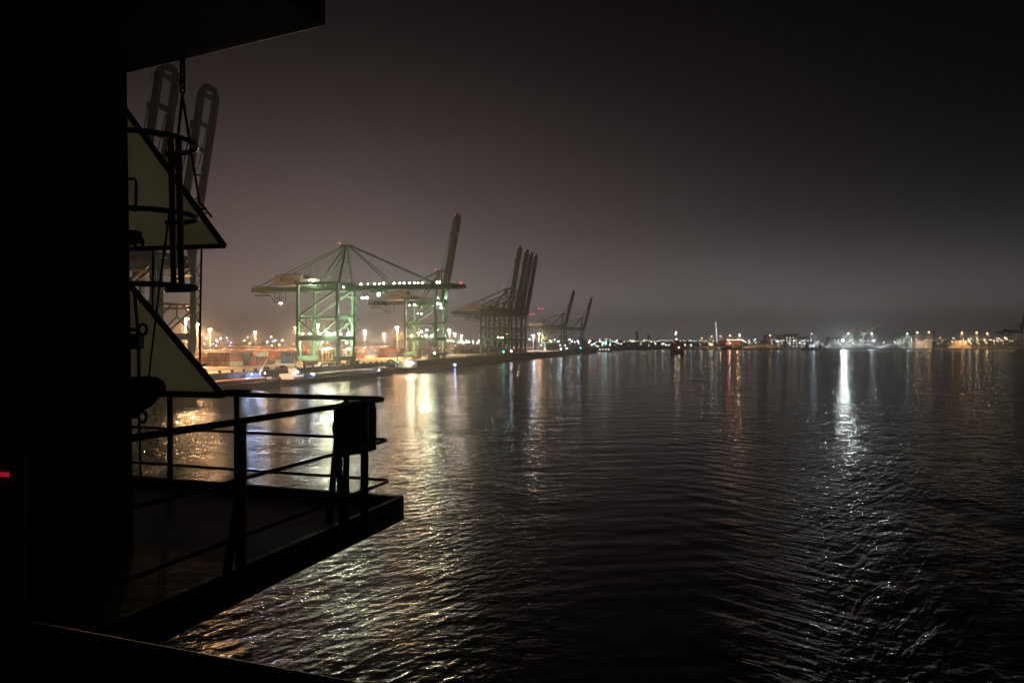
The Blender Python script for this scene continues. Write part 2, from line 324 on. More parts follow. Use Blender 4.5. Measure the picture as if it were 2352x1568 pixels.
# ------------------------------------------------------------------ container cranes
GA, SP = 26.0, 19.0     # rail gauge, leg spacing
YG = (5.2, 13.8)        # the two girders
def make_crane(up):
    root = empty('container_crane')
    C = M['crane']
    for x in (0, -GA):
        for y in (0, SP):
            l = MB(); inn = 1 if y == 0 else -1
            l.beam((x, y + inn * 1.6, 5.0), (x, y + inn * 0.3, 13.6), 1.5, 1.7, 2.0, 2.9)
            l.beam((x, y + inn * 0.3, 13.6), (x, y, 18.2), 2.0, 2.9, 1.7, 2.2)
            l.beam((x, y, 18.2), (x, y, 49.0), 1.7, 2.0, 1.5, 1.7)
            for z in (20, 24, 28, 32, 36, 40, 44):     # landings on the leg
                l.box(x - 1.5, x + 1.5, y - 1.6 if inn > 0 else y + 0.9, y - 0.9 if inn > 0 else y + 1.6, z, z + 0.12)
            l.build('leg', C, root)
        s = MB(); s.box(x - 1.1, x + 1.1, -2.0, SP + 2.0, 2.6, 5.4); s.build('sill_beam', C, root)
        for yc in (0.6, SP - 0.6):
            g = MB()
            g.beam((x, yc - 2.6, 1.9), (x, yc + 2.6, 1.9), 0.9, 1.2)
            for dy in (-3.4, -1.2, 1.2, 3.4):
                g.box(x - 0.55, x + 0.55, yc + dy - 0.9, yc + dy + 0.9, 0.55, 1.25)
                g.tube([(x - 0.25, yc + dy, 0.52), (x + 0.25, yc + dy, 0.52)], 0.46, 10)
            g.box(x - 0.9, x + 0.9, yc - 1.6, yc + 1.6, 2.2, 2.62); g.build('bogie', M['yellow'], root)
    for y in (0, SP):
        p = MB(); p.box(-GA + 1.2, -1.2, y - 0.9, y + 0.9, 14.6, 17.4); p.build('portal_beam', C, root)
        b = MB()
        b.beam((-GA, y, 28), (0, y, 28), 0.9, 1.0)
        b.beam((-GA + 0.6, y, 29), (-0.6, y, 44.5), 0.95, 0.95)
        b.beam((-GA + 0.6, y, 27), (-13, y, 17.4), 0.75, 0.8); b.beam((-0.6, y, 27), (-13, y, 17.4), 0.75, 0.8)
        for x in (-GA, 0):
            b.extrude([(x, y - 0.1, 25.5), (x, y - 0.1, 30.5), (x + (2.6 if x < 0 else -2.6), y - 0.1, 28)], (0, 0.2, 0))
        b.build('side_brace', C, root)
    for x in (0, -GA):
        b = MB(); b.beam((x, 0.9, 16), (x, SP - 0.9, 16), 1.2, 2.4)
        b.beam((x, 0.9, 29), (x, SP - 0.9, 29), 0.8, 0.9)
        b.beam((x, 0.8, 24.5), (x, 6.5, 29), 0.5); b.beam((x, SP - 0.8, 24.5), (x, SP - 6.5, 29), 0.5)
        b.beam((x, 1, 18), (x, SP / 2, 24), 0.45); b.beam((x, SP - 1, 18), (x, SP / 2, 24), 0.45); b.beam((x, SP / 2, 24), (x, SP / 2, 29), 0.4)
        b.build('cross_brace', C, root)
    t = MB()
    for y in (0, SP): t.box(-GA - 0.8, 1.2, y - 0.7, y + 0.7, 47.6, 49.2)
    for x in (0, -GA): t.box(x - 0.7, x + 0.7, 0.7, SP - 0.7, 47.5, 49.3)
    t.build('top_frame', C, root)
    g = MB()
    for y in YG:
        g.box(-61, 3, y - 0.75, y + 0.75, 44.0, 46.7)
        g.box(-60, 2.5, y + (-1.75 if y < 9 else 0.85), y + (-0.85 if y < 9 else 1.75), 46.0, 46.1)      # walkway
        for z in (46.6, 47.1): g.beam((-60, y + (-1.7 if y < 9 else 1.7), z), (2.5, y + (-1.7 if y < 9 else 1.7), z), 0.07)
        for k in range(22): g.beam((-60 + 2.95 * k, y + (-1.7 if y < 9 else 1.7), 46.1), (-60 + 2.95 * k, y + (-1.7 if y < 9 else 1.7), 47.1), 0.07)
    for x in (-60.5, -50, -38, -26, -13, 0): g.box(x - 0.5, x + 0.5, YG[0] + 0.75, YG[1] - 0.75, 44.4, 46.2)
    for x in (-26, 0):
        for y in YG: g.box(x - 0.5, x + 0.5, y - 0.6, y + 0.6, 46.7, 47.6)
    g.beam((-62.5, 6, 48.0), (-44, 6, 47.0), 0.3); g.beam((-62.5, 13, 48.0), (-44, 13, 47.0), 0.3); g.beam((-62.5, 6, 48), (-62.5, 13, 48), 0.3)
    g.build('trolley_girder', C, root)
    # boom: hinge at x=3
    HX, HZ = 3.2, 45.6
    bo = MB()
    for y in YG:
        bo.box(0, 68, y - 0.8, y + 0.8, -1.4, 1.2)
        bo.beam((68, y, -0.15), (71.5, y + (2.0 if y < 9 else -2.0), -0.15), 1.4, 2.5, 1.0, 1.8)
        bo.box(1, 66, y + (-1.6 if y < 9 else 0.8), y + (-0.8 if y < 9 else 1.6), 0.3, 0.4)
        bo.beam((1, y + (-1.55 if y < 9 else 1.55), 1.5), (66, y + (-1.55 if y < 9 else 1.55), 1.5), 0.08)
        for k in range(23): bo.beam((1 + 2.95 * k, y + (-1.55 if y < 9 else 1.55), 0.4), (1 + 2.95 * k, y + (-1.55 if y < 9 else 1.55), 1.5), 0.07)
    for x in (2, 12, 24, 36, 46, 56, 67.2): bo.box(x - (1.0 if x > 40 else 0.5), x + (1.0 if x > 40 else 0.5), YG[0] + 0.75, YG[1] - 0.75, -0.9, 0.8)
    bo.box(69.4, 72, 7.0, 12.0, -1.2, 1.0)
    for y in YG:
        for x in (27, 54): bo.box(x - 0.5, x + 0.5, y - 0.35, y + 0.35, 1.1, 2.4)
    bo.box(54.5, 56.5, 4.3, 5.6, 0.5, 2.6)
    boom = bo.build('boom', C, root); boom.location = (HX, 0, HZ)
    if up: boom.rotation_euler = (0, -R(80), 0)
    w = MB(); w.ball((70.5, 7.2, 1.6), 0.42, 8, 5); wl = w.build('warning_light', M['E_red'], boom)
    # apex frame
    AX, AZ = 0.8, 71.0
    a = MB()
    for s_, y in ((0, 2.0), (1, 17.0)):
        a.beam((0, y, 49.2), (AX, 8.3 if y < 9 else 10.7, AZ - 1), 1.1, 1.1, 0.8, 0.8)
    for y, yt in zip(YG, (8.3, 10.7)): a.beam((-17, y, 46.7), (AX - 0.8, yt, AZ - 1.4), 0.8, 0.9)
    for z in (55, 61): a.beam((0.2, 2 + (z - 49) * 0.29, z), (0.2, 17 - (z - 49) * 0.29, z), 0.4)
    a.box(-2.2, 4.2, 7.0, 12.0, AZ - 1.2, AZ + 0.4)
    a.beam((-1, 7.2, AZ + 0.4), (-1, 7.2, AZ + 2.2), 0.12); a.beam((3, 7.2, AZ + 0.4), (3, 7.2, AZ + 1.8), 0.12); a.beam((-2, 7.2, AZ + 1.5), (4, 7.2, AZ + 1.5), 0.1)
    for k, z in enumerate((50.5, 54, 57.5, 61, 64.5, 67.5)):      # stair flights on the mast
        yk = 2 + (z - 49) * 0.29
        a.box(-1.9, 0.3, yk - 1.3, yk - 0.4, z, z + 0.12); a.beam((-1.8, yk - 0.9, z), (0.2 if k % 2 else -1.8, yk + 0.1, z + 3.4), 0.25, 0.12)
        a.beam((-1.9, yk - 1.3, z + 1.0), (0.3, yk - 1.3, z + 1.0), 0.07)
    a.build('apex_frame', C, root)
    wl2 = MB().ball((-2.4, 7.2, AZ + 1.4), 0.5).build('warning_light', M['E_red'], root)
    st = MB()
    for y, yt in zip(YG, (8.3, 10.7)):
        st.beam((-58, y, 46.9), (AX - 1.5, yt, AZ - 0.3), 0.4, 0.55)
    st.build('backstay', C, root)
    fs = MB()
    if not up:
        for y, yt in zip(YG, (8.3, 10.7)):
            fs.beam((HX + 27, y, 47.6), (AX + 2.5, yt, AZ - 0.9), 0.36, 0.5)
            fs.beam((HX + 54, y, 47.6), (AX + 3.5, yt, AZ - 0.4), 0.45, 0.8)
        fs.build('forestay', C, root)
    else:
        for y, yt in zip(YG, (8.3, 10.7)):
            p = Vector((HX, y, HZ)) + Vector((54 * math.cos(R(80)) - 2.4 * math.sin(R(80)), 0, 54 * math.sin(R(80)) + 2.4 * math.cos(R(80))))
            q = Vector((HX, y, HZ)) + Vector((27 * math.cos(R(80)) - 2.4 * math.sin(R(80)), 0, 27 * math.sin(R(80)) + 2.4 * math.cos(R(80))))
            fs.beam(p, p + Vector((-3, 0, -12)), 0.3); fs.beam(p + Vector((-3, 0, -12)), (AX, yt, AZ), 0.3); fs.beam(q, (AX + 1, yt, AZ - 1), 0.3)
        fs.build('forestay', C, root)
    h = MB()
    h.hexa([(-45.5, 5, 48), (-27, 5, 48), (-27, 14, 48), (-45.5, 14, 48), (-45.5, 5, 53.6), (-27, 5, 53.9), (-27, 14, 53.9), (-45.5, 14, 53.6)])
    h.extrude([(-45.5, 5, 53.62), (-27, 5, 53.92), (-27, 9.5, 54.9), (-45.5, 9.5, 54.6)], (0, 0, 0.25))
    h.extrude([(-45.5, 9.5, 54.6), (-27, 9.5, 54.9), (-27, 14, 53.92), (-45.5, 14, 53.62)], (0, 0, 0.25))
    h.box(-26.9, -18.5, 5.5, 13.5, 48, 51.6); h.box(-30, -24, 5.4, 5.45, 48.4, 50.4)
    house = h.build('machine_house', M['cream'], root)
    for x in (-29.2, -30.8, -23, -21): MB().box(x - 0.45, x + 0.45, 4.86 if x < -27 else 5.36, 4.94 if x < -27 else 5.44, 48.6, 50.6).build('door', M['crane_dark'], house)
    lo = MB(); lo.tube([(-39.6 + 1.15 * math.cos(t), 4.9, 51.4 + 0.95 * math.sin(t)) for t in [2 * math.pi * k / 14 * 0.86 + 0.4 for k in range(15)]], 0.26, 6)
    lo.tube([(-39.6 + 0.55 * math.cos(t), 4.9, 51.4 + 0.45 * math.sin(t)) for t in [2 * math.pi * k / 10 * 0.7 + 2.5 for k in range(11)]], 0.2, 6)
    lo.build('emblem', M['logo'], house)
    text('PSA', 2.7, M['logo'], house, (-35.0, 4.93, 51.3), (R(90), 0, 0), 'lettering', 0.03, sx=1.15)
    fr = MB()
    for x in (-24.5, -18.5):
        for dx in (-1.0, 1.0): fr.beam((x + dx, 7, 51.6 if x < -20 else 46.7), (x + dx * 0.6, 8, 60), 0.22); fr.beam((x + dx, 12, 51.6 if x < -20 else 46.7), (x + dx * 0.6, 11, 60), 0.22)
        fr.beam((x - 1, 8, 60), (x + 1, 8, 60), 0.25); fr.beam((x - 1, 11, 60), (x + 1, 11, 60), 0.25); fr.beam((x - 0.8, 7.6, 56), (x + 0.8, 7.6, 56), 0.2)
    fr.build('sheave_frame', C, root)
    # trolley, cab, spreader
    TX = 22.0 if not up else -18.0
    t = MB(); t.box(TX - 4, TX + 4, 6.0, 13.0, 42.8, 43.7)
    for dx in (-3, 3):
        for y in YG: t.box(TX + dx - 0.6, TX + dx + 0.6, y - 0.5, y + 0.5, 43.7, 43.95)
    t.build('trolley', C, root)
    c = MB(); c.box(TX + 1.0, TX + 3.6, 4.2, 6.6, 40.0, 42.75); cab = c.build('operator_cab', M['white'], root)
    if up: cg = MB(); cg.box(TX + 1.2, TX + 3.4, 4.16, 4.19, 40.5, 42.3); cg.build('window', M['glass'], cab)
    else:
        cg = MB(); cg.box(TX + 1.15, TX + 3.45, 4.15, 4.19, 40.2, 42.5); cg.box(TX + 0.92, TX + 0.98, 4.4, 6.4, 40.2, 42.5); cg.build('window', M['E_cab'], cab)
    bsk = MB(); X = -44
    for dx in (-2.2, 2.2):
        for dy in (7, 12): bsk.beam((X + dx, dy, 44), (X + dx, dy, 38), 0.35)
    bsk.box(X - 2.5, X + 2.5, 6.7, 12.3, 37.6, 38.0); bsk.beam((X - 2.2, 7, 40), (X + 2.2, 7, 40), 0.2); bsk.beam((X - 2.2, 7, 38.2), (X - 5.5, 7, 42.2), 0.35); bsk.beam((X - 5.5, 7, 42.2), (X - 16, 7, 42.2), 0.9, 1.0)
    bsk.beam((X - 2.2, 7, 44), (X + 2.2, 7, 38), 0.2)
    bsk.build('service_basket', C, root)
    b = MB(); X = 3.0                                     # hanging landing beside the sea leg, cable reel
    b.box(X - 6, X + 4, 5.2, 13.8, 40.6, 40.8)
    for k in range(9): b.beam((X - 6 + 1.25 * k, 5.3, 40.8), (X - 6 + 1.25 * k, 5.3, 44), 0.14)
    b.build('hanging_landing', C, root)
    cr = MB(); cr.tube([(-GA + 1.6, SP + 1.4, 12.6), (-GA + 2.2, SP + 1.4, 12.6)], 2.6, 20); cr.build('cable_reel', C, root)
    # stair tower on the far sea leg
    sx = MB()
    for k in range(9):
        z = 18 + 3.2 * k; xa, xb = (1.2, 3.6) if k % 2 == 0 else (3.6, 1.2)
        sx.beam((xa, SP + 0.4, z), (xb, SP + 0.4, z + 3.2), 0.7, 0.25); sx.box(min(xa, xb) + (2.2 if xb > xa else -0.7), min(xa, xb) + (3.1 if xb > xa else 0.3), SP, SP + 1, z + 3.1, z + 3.2)
        sx.beam((xa, SP - 0.1, z + 1), (xb, SP - 0.1, z + 4.2), 0.08)
    sx.build('stair_tower', C, root)
    return root, boom, HX, HZ, TX

up_crane = make_crane(True)
CR = up_crane[0]
def place(o, s, label, scale=1.0):
    o.location = quay(s, 0.0); o.rotation_euler = (0, 0, -TH); o.scale = scale if isinstance(scale, tuple) else (scale,) * 3
    tag(o, label, 'crane', 'ship to shore container cranes'); return o
def s_of_Y(Y): return (Y - 420) / math.cos(TH)
down = make_crane(False); C1 = place(down[0], 0, 'green floodlit container crane with boom lowered over the water, lamps along it')
C2 = place(CR, s_of_Y(573), 'green container crane with raised boom directly behind the floodlit lowered crane')
rows = [(769, 'dark container crane with raised boom, first and tallest of the cluster of four'), (799, 'dark container crane with raised boom, second in the cluster of four'),
        (820, 'dark container crane with raised boom, third in the cluster of four'), (843, 'dark container crane with raised boom, last and lowest of the cluster of four')]
for Y, lb in rows: place(copy_tree(CR), s_of_Y(Y), lb)
L1 = place(copy_tree(CR), s_of_Y(283), 'near container crane behind the triangular panels, its legs beside the hanging wire')
L2 = place(copy_tree(CR), s_of_Y(261), 'nearest container crane mostly hidden by the deckhouse, boom tip below the overhang')
place(copy_tree(CR), s_of_Y(1076), 'small hazy container crane with raised boom beyond the cluster of four', (1.12, 1.05, 0.78))
place(copy_tree(CR), s_of_Y(1246), 'farthest hazy container crane with raised boom at the end of the quay', (1.12, 1.05, 0.78))
rc = copy_tree(CR); place(rc, 0, 'lone faint container crane on the far shore at the right picture edge', 0.92); rc.location = pix(2346, 785, 1930); rc.location.z = 3.4
for c_ in (L1, L2):      # no warning lamps burn on the two nearest cranes
    for o in [x for x in c_.children_recursive if x.name.startswith('warning_light')]: bpy.data.objects.remove(o)

def bulb(parent, loc, r, m, name='floodlight', sz=0.8):
    return MB().ball((0, 0, 0), r, 8, 5, sz).build(name, m, parent, loc)
def boom_s(px, px0=774, Y=420.0):
    d = px - px0; return d * Y / 1490 / (1 + d * 0.259 / 1490)
# lamps of the lowered crane
for k, px in enumerate((819, 835.5, 850.5, 861.7, 871.6, 895.3, 909, 919, 931.5, 942.7, 951.4, 961.4, 996, 1001)):
    big = k not in (1, 3, 6, 8, 10)
    f = bulb(C1, (boom_s(px), 4.8, 47.6), 0.56 if big else 0.42, M['E_green'])
    if big: lamp(f, (0, 0, -0.9), 2600, GREENW, 'SPOT', 0.3, (0, 0.15, -1), 130, 0.7)
for px, z in ((684 + 18, 48.4), (684 + 30, 48.6)): bulb(C1, (boom_s(px), 4.6, z), 0.75, M['E_green']); 
lamp(C1, (-17.5, 3.4, 48.9), 5000, GREENW, 'POINT', 0.4)
bulb(C1, (1.6, 4.2, 46.0), 0.45, M['E_cool'])
for dx in (-1.4, 1.4):
    f = bulb(C1, (14.0 + dx, 7.0, 39.6), 0.95, M['E_cool'], sz=0.6); lamp(f, (0, 0, -0.8), 130000, (0.6, 0.75, 1.0), 'SPOT', 0.3, (0, 0, -1), 30, 0.8)
tl = MB(); tl.box(12, 16, 6, 8, 40.3, 40.6)
for dx in (12.3, 15.7): tl.beam((dx, 7, 40.6), (dx, 7, 43), 0.25)
tl.build('lamp_bracket', M['crane'], C1)
f = bulb(C1, (-42.4, 7.4, 37.3), 0.95, M['E_green'], sz=0.5); lamp(f, (0, 0, -0.7), 110000, (0.85, 0.92, 1.0), 'SPOT', 0.3, (0.08, 0, -1), 30, 0.8)
sp = MB(); sp.box(20, 26, 6.3, 12.7, 36.2, 37.4); sp.box(18.2, 27.8, 8.9, 10.1, 35.6, 36.2)
for dx in (21, 25):
    for y in (7, 12): sp.beam((dx, y, 37.4), (dx, y, 42.8), 0.1)
spreader = sp.build('spreader', M['crane_dark'], C1)
lamp(spreader, (25.0, 9.5, 35.3), 9000, WHITE, 'SPOT', 0.3, (0, 0, -1), 26, 0.8)
lamp(C1, (24, 7.5, 40.8), 5000, GREENW, 'POINT', 0.4)
for x, y, r, pw in ((-22.0, -1.2, 0.45, 0), (-17.5, -1.2, 0.42, 0), (-11.0, -1.2, 0.5, 0), (-5.6, -1.6, 1.15, 9000), (-3.2, -1.2, 0.5, 0), (-1.4, -1.2, 0.55, 0), (-3.6, SP + 1.5, 1.15, 9000), (-16, SP + 1.4, 0.5, 0), (-9, SP + 1.4, 0.5, 0)):
    f = bulb(C1, (x, y, 18.6), r, M['E_green'])
    if pw: lamp(f, (0, 3.4 if y < 0 else -3.4, -0.4), pw * 1.9, (0.85, 1.0, 0.66), 'POINT', 0.5)
lamp(C1, (-13, 9.5, 14.0), 45000, (1.0, 0.95, 0.62), 'POINT', 0.6)
lamp(C1, (-7, 9.5, 42.0), 9000, GREENW, 'POINT', 0.6)
lamp(C1, (3.2, 9.5, 33.0), 6000, (0.8, 1.0, 0.7), 'POINT', 0.6)
# lamps of the second crane (boom raised)
for x, y, z, r, m in ((-GA + 1.5, 4.5, 43.4, 0.6, 'E_cool'), (-20, 4.5, 43.6, 0.75, 'E_green'), (-7.5, -1.3, 18.4, 1.0, 'E_green'), (-2.8, -1.3, 18.4, 0.95, 'E_green'), (-20, -1.3, 18.4, 1.05, 'E_warm'), (-0.2, SP + 1.5, 18.4, 1.05, 'E_green'),
                      (-11.5, -1.2, 21.8, 0.8, 'E_warm'), (-15.5, SP + 1.3, 23.5, 0.8, 'E_warm'), (-14, 4.6, 36.3, 0.4, 'E_green'), (-15.5, 4.6, 36.3, 0.4, 'E_green'), (-17, 4.6, 36.3, 0.4, 'E_green'),
                      (2.5, 4.6, 43.6, 0.8, 'E_green'), (3.5, 3.2, 41.0, 0.7, 'E_green'), (0.8, 3.2, 44.4, 0.6, 'E_green'), (0.0, -2.2, 4.8, 0.7, 'E_cool'), (0, SP + 2.4, 4.6, 0.8, 'E_cool')):
    bulb(C2, (x, y, z), r, M[m])
for x in (-9.6, -8.2): bulb(C2, (x, 4.4, 33.2), 0.42, M['E_red'], 'warning_light')
lb = MB(); lb.box(-18, -13, 4.2, 5.0, 36.6, 36.9); lb.beam((-17, 4.6, 36.9), (-17, 6.5, 44), 0.2); lb.beam((-14, 4.6, 36.9), (-14, 6.5, 44), 0.2)
lb.box(-10.2, -7.6, 4.2, 4.6, 33.6, 33.9); lb.beam((-9, 4.4, 33.9), (-9, 6.5, 44), 0.2); lb.build('lamp_bracket', M['crane'], C2)
lamp(C2, (-13, 9.5, 14), 40000, (1.0, 0.92, 0.55), 'POINT', 0.6)
lamp(C2, (-3, 4.0, 40), 5000, GREENW, 'POINT', 0.5); lamp(C2, (-20, 12, 38), 6000, (0.7, 1.0, 0.85), 'POINT', 0.5); lamp(C2, (-6, 16, 22), 5000, GREENW, 'POINT', 0.5)
lamp(C2, (3.5, 9.5, 50), 3000, GREENW, 'POINT', 0.5)
# small lamps near the feet of the dark cluster and the far pair
allc = [o for o in COL.objects if o.get('category') == 'crane']
for i, o in enumerate(allc[2:6]):
    bulb(o, (0.0, -2.3, 3.0 + 0.4 * (i % 2)), 0.75, M['E_cyan' if i in (0, 3) else 'E_cool'])
    bulb(o, (-6.0 - 5 * i, -1.4, 18.4), 0.7, M['E_warm'])
for i, o in enumerate(allc[8:10]):
    bulb(o, (-4, -1.4, 18.4), 1.0, M['E_cool']); bulb(o, (-14, -1.4, 18.6), 0.9, M['E_warm']); bulb(o, (0, -2.2, 3.4), 1.0, M['E_cyan' if i else 'E_cool']); bulb(o, (-22, -2.2, 3.4), 0.8, M['E_warm'])

# ------------------------------------------------------------------ high-mast lamps on the terminal
def make_mast(H, em, col, power, r=1.5):
    root = empty('high_mast_lamp')
    b = MB(); b.tube([(0, 0, 0), (0, 0, H * 0.5), (0, 0, H)], [0.55, 0.42, 0.28], 8)
    for z in range(2, int(H) - 2, 2): b.box(-0.12, 0.12, -0.75, -0.45, z, z + 0.15)
    b.build('pole', M['mast'], root)
    c = MB(); c.tube([(r * 0.95 * math.cos(t), r * 0.95 * math.sin(t), H) for t in [k * math.pi / 6 for k in range(12)]], 0.12, 5, closed=True)
    for k in range(4): c.beam((0, 0, H), (r * math.cos(k * math.pi / 2), r * math.sin(k * math.pi / 2), H), 0.12)
    ring = c.build('lamp_ring', M['mast'], root)
    f = MB()
    for k in range(8):
        t = k * math.pi / 4; f.ball((r * math.cos(t), r * math.sin(t), H - 0.4), 0.42, 6, 4, 0.8)
    f.build('floodlight', em, ring)
    lamp(ring, (0.75 * r, -0.85 * r, H - 1.2), power * 0.27, col, 'POINT', 0.5)
    lamp(ring, (0.75 * r, -0.85 * r, H - 1.3), power * 2.5, col, 'SPOT', 0.4, (0, 0, -1), 170, 0.3)
    return root
MASTP = 115000
masts = [  # px, py of the head, colour, how one tells it apart
    (426, 733, 24, 's', 'sodium high mast lamp behind the near crane leg, left of the hanging wire'),
    (452, 746, 24, 's', 'small sodium high mast lamp touching the near crane leg from the right'),
    (482, 757, 24, 's', 'sodium high mast lamp just right of the vertical hanging wire'),
    (586, 763, 26, 's', 'sodium high mast lamp standing alone above the white lettered container'),
    (680, 753, 26, 's', 'sodium high mast lamp seen at the near landward leg of the floodlit crane'),
    (730, 747, 26, 's', 'bright sodium high mast lamp seen between the legs of the floodlit crane'),
    (838, 760, 26, 'w', 'pale high mast lamp just right of the floodlit crane legs'),
    (882, 767, 26, 'w', 'low high mast lamp standing behind the ribbed grey shed'),
    (912, 752, 26, 's', 'brightest orange high mast lamp between the two green cranes'),
    (961, 765, 26, 's', 'small high mast lamp seen through the legs of the second crane'),
    (1032, 759, 26, 'w', 'high mast lamp right of the second crane, tallest of the close trio'),
    (1044, 767, 26, 'w', 'high mast lamp right of the second crane, middle of the close trio'),
    (1060, 771, 26, 'w', 'high mast lamp right of the second crane, lowest of the close trio'),
    (1105, 772, 26, 'c', 'cool white high mast lamp at the left leg of the crane cluster'),
    (1165, 768, 26, 'w', 'high mast lamp seen through the crane cluster, left one'),
    (1188, 767, 26, 'w', 'high mast lamp seen through the crane cluster, right one'),
    (1225, 771, 26, 'c', 'cool white high mast lamp just right of the crane cluster'),
    (1238, 767, 26, 's', 'orange high mast lamp between crane cluster and hazy far cranes')]
pm = {}
for px, py, H, k, lb in masts:
    Y = (H + QZ - CAMZ) * FPX / (785 - py); Y = min(Y, 1080)
    p = pix(px, py, Y)
    em, col = {'s': (M['E_sodium'], SODIUM), 'w': (M['E_warm'], WARM), 'c': (M['E_cool'], COOL)}[k]
    H2 = p.z - QZ + 0.45
    r = 1.15 * (0.75 + 0.25 * Y / 450)
    o = make_mast(H2, em, col, MASTP * min(1.15, (Y / 450)) * (0.35 if px > 1020 else 1.0), r)
    o.location = (p.x, p.y, QZ); tag(o, lb, 'lamp post', 'high mast lamps on the terminal')

# ------------------------------------------------------------------ containers
ccol = dict(rust=(0.20, 0.055, 0.03), maroon=(0.11, 0.028, 0.028), red=(0.42, 0.06, 0.04), orange=(0.45, 0.14, 0.05), blue=(0.05, 0.10, 0.24), slate=(0.10, 0.12, 0.14), cream=(0.55, 0.48, 0.36), grey=(0.33, 0.33, 0.32), teal=(0.05, 0.18, 0.17), brown=(0.10, 0.06, 0.04))
cword = dict(rust='rust red', maroon='dark maroon', red='bright red', orange='orange', blue='blue', slate='slate grey', cream='cream', grey='pale grey', teal='teal', brown='brown')
cmesh = {}
M['c_frame'] = mat('container_door_gear', (0.30, 0.28, 0.24), 0.6)
for k, c in ccol.items():
    mm = mat('container_' + k, c, 0.55, var=0.15, scale=0.8, dirt=tuple(v * 0.6 for v in c), dscale=0.6)
    for L_ in (12.19, 6.06):
        b = MB(); Wd = 2.44; Hh = 2.55
        # corrugated long sides as one zig-zag outline swept upwards
        n = int(L_ / 0.55); pts = []
        for i in range(n + 1):
            y = 0.12 + (L_ - 0.24) * i / n; pts.append((Wd / 2 - (0.0 if i % 2 else 0.07), y, 0.14))
        for i in range(n, -1, -1):
            y = 0.12 + (L_ - 0.24) * i / n; pts.append((-Wd / 2 + (0.0 if i % 2 else 0.07), y, 0.14))
        b.extrude(pts, (0, 0, Hh - 0.26))
        for x in (-Wd / 2 + 0.06, Wd / 2 - 0.06):
            for y in (0.07, L_ - 0.07): b.box(x - 0.08, x + 0.08, y - 0.09, y + 0.09, 0, Hh)
            b.box(x - 0.06, x + 0.06, 0.16, L_ - 0.16, 0.0, 0.14); b.box(x - 0.06, x + 0.06, 0.16, L_ - 0.16, Hh - 0.12, Hh - 0.005)
        b.box(-Wd / 2 + 0.15, Wd / 2 - 0.15, 0.03, 0.11, 0.05, Hh - 0.05)
        b.mat(1)
        for x in (-0.85, -0.3, 0.3, 0.85): b.box(x - 0.03, x + 0.03, -0.02, 0.03, 0.1, Hh - 0.1)
        cmesh[(k, L_)] = b.mesh('container', [mm, M['c_frame']])
keys = ['rust'] * 5 + ['maroon'] * 6 + ['red'] * 3 + ['orange'] * 3 + ['blue'] * 3 + ['slate'] * 4 + ['cream'] * 4 + ['grey'] * 4 + ['teal'] * 1 + ['brown'] * 3
TIER = ['bottom', 'second', 'third', 'top']
ORD = ['first', 'second', 'third', 'fourth', 'fifth', 'sixth', 'seventh', 'eighth', 'ninth', 'tenth', 'eleventh', 'twelfth', 'thirteenth', 'fourteenth', 'fifteenth', 'sixteenth', 'seventeenth', 'eighteenth', 'nineteenth', 'twentieth',
       'twenty-first', 'twenty-second', 'twenty-third', 'twenty-fourth', 'twenty-fifth', 'twenty-sixth', 'twenty-seventh', 'twenty-eighth', 'twenty-ninth', 'thirtieth', 'thirty-first', 'thirty-second', 'thirty-third', 'thirty-fourth', 'thirty-fifth', 'thirty-sixth', 'thirty-seventh', 'thirty-eighth']
ncont = 0
def container(key, L_, s, w, tier, label):
    global ncont
    o = bpy.data.objects.new('shipping_container', cmesh[(key, L_)]); COL.objects.link(o)
    o.location = quay(s, w, 0.02 + tier * 2.56); o.rotation_euler = (0, 0, -TH)
    tag(o, label, 'container', 'shipping containers stacked on the terminal'); ncont += 1
    return o
def stuff_box(b, s0, s1, w0, w1, z0, z1):
    p = [quay(s0, w0), quay(s1, w0), quay(s1, w1), quay(s0, w1)]
    b.hexa([(q.x, q.y, QZ + z0) for q in p] + [(q.x, q.y, QZ + z1) for q in p])
deep = MB()
deep_keys = ['rust', 'maroon', 'red', 'orange', 'blue', 'slate', 'cream', 'grey', 'brown']
deep_mats = [cmesh[(k, 12.19)].materials[0] for k in deep_keys]
def block(s0, s1, w0, w1, cols, tmin, tmax, where, fixed=None, deep_every=4.0):
    slots = int((s1 - s0) / 12.7); slot_no = 0
    for c in range(cols):
        cnt = 0
        for k in range(slots):
            sA = s0 + k * 12.7
            tiers = random.randint(tmin, tmax) if c == 0 else tmax
            two = random.random() < 0.45
            for half in ((0, 1) if two else (0,)):
                if half: cnt += 1
                for t in range(tiers):
                    key = random.choice(keys)
                    if fixed and (c, k, t) in fixed: key = fixed[(c, k, t)]
                    L_ = 6.06 if two else 12.19
                    lab = f"{cword[key]} {'short' if two else 'long'} container, {TIER[t]} tier, {ORD[min(cnt, 37)]} stack, {'front' if c == 0 else ORD[c]} row, {where}"
                    o = container(key, L_, sA + half * 6.2, w0 - 1.3 - c * 4.0, t, lab)
                    if fixed and (c, k, t) in fixed and key == 'cream' and not two: o['lettered'] = 1
                cnt += 1
    w = w0 - 1.3 - cols * 4.0
    while w > w1:
        for k in range(slots):
            if random.random() < 0.06: continue
            sA = s0 + k * 12.7; h = tmax - (1 if random.random() < 0.25 else 0)
            for t in range(h):
                deep.mat(random.randrange(len(deep_keys)))
                stuff_box(deep, sA, sA + 12.19, w - 1.22, w + 1.22, 0.02 + t * 2.56, 2.57 + t * 2.56)
        w -= deep_every
block(-31, 112, -50, -330, 2, 2, 3, 'nearest block', {(0, 2, 2): 'cream', (0, 2, 1): 'maroon', (1, 2, 2): 'rust', (0, 0, 1): 'red', (0, 0, 0): 'cream', (0, 3, 2): 'red', (0, 4, 1): 'slate', (0, 4, 0): 'blue'})
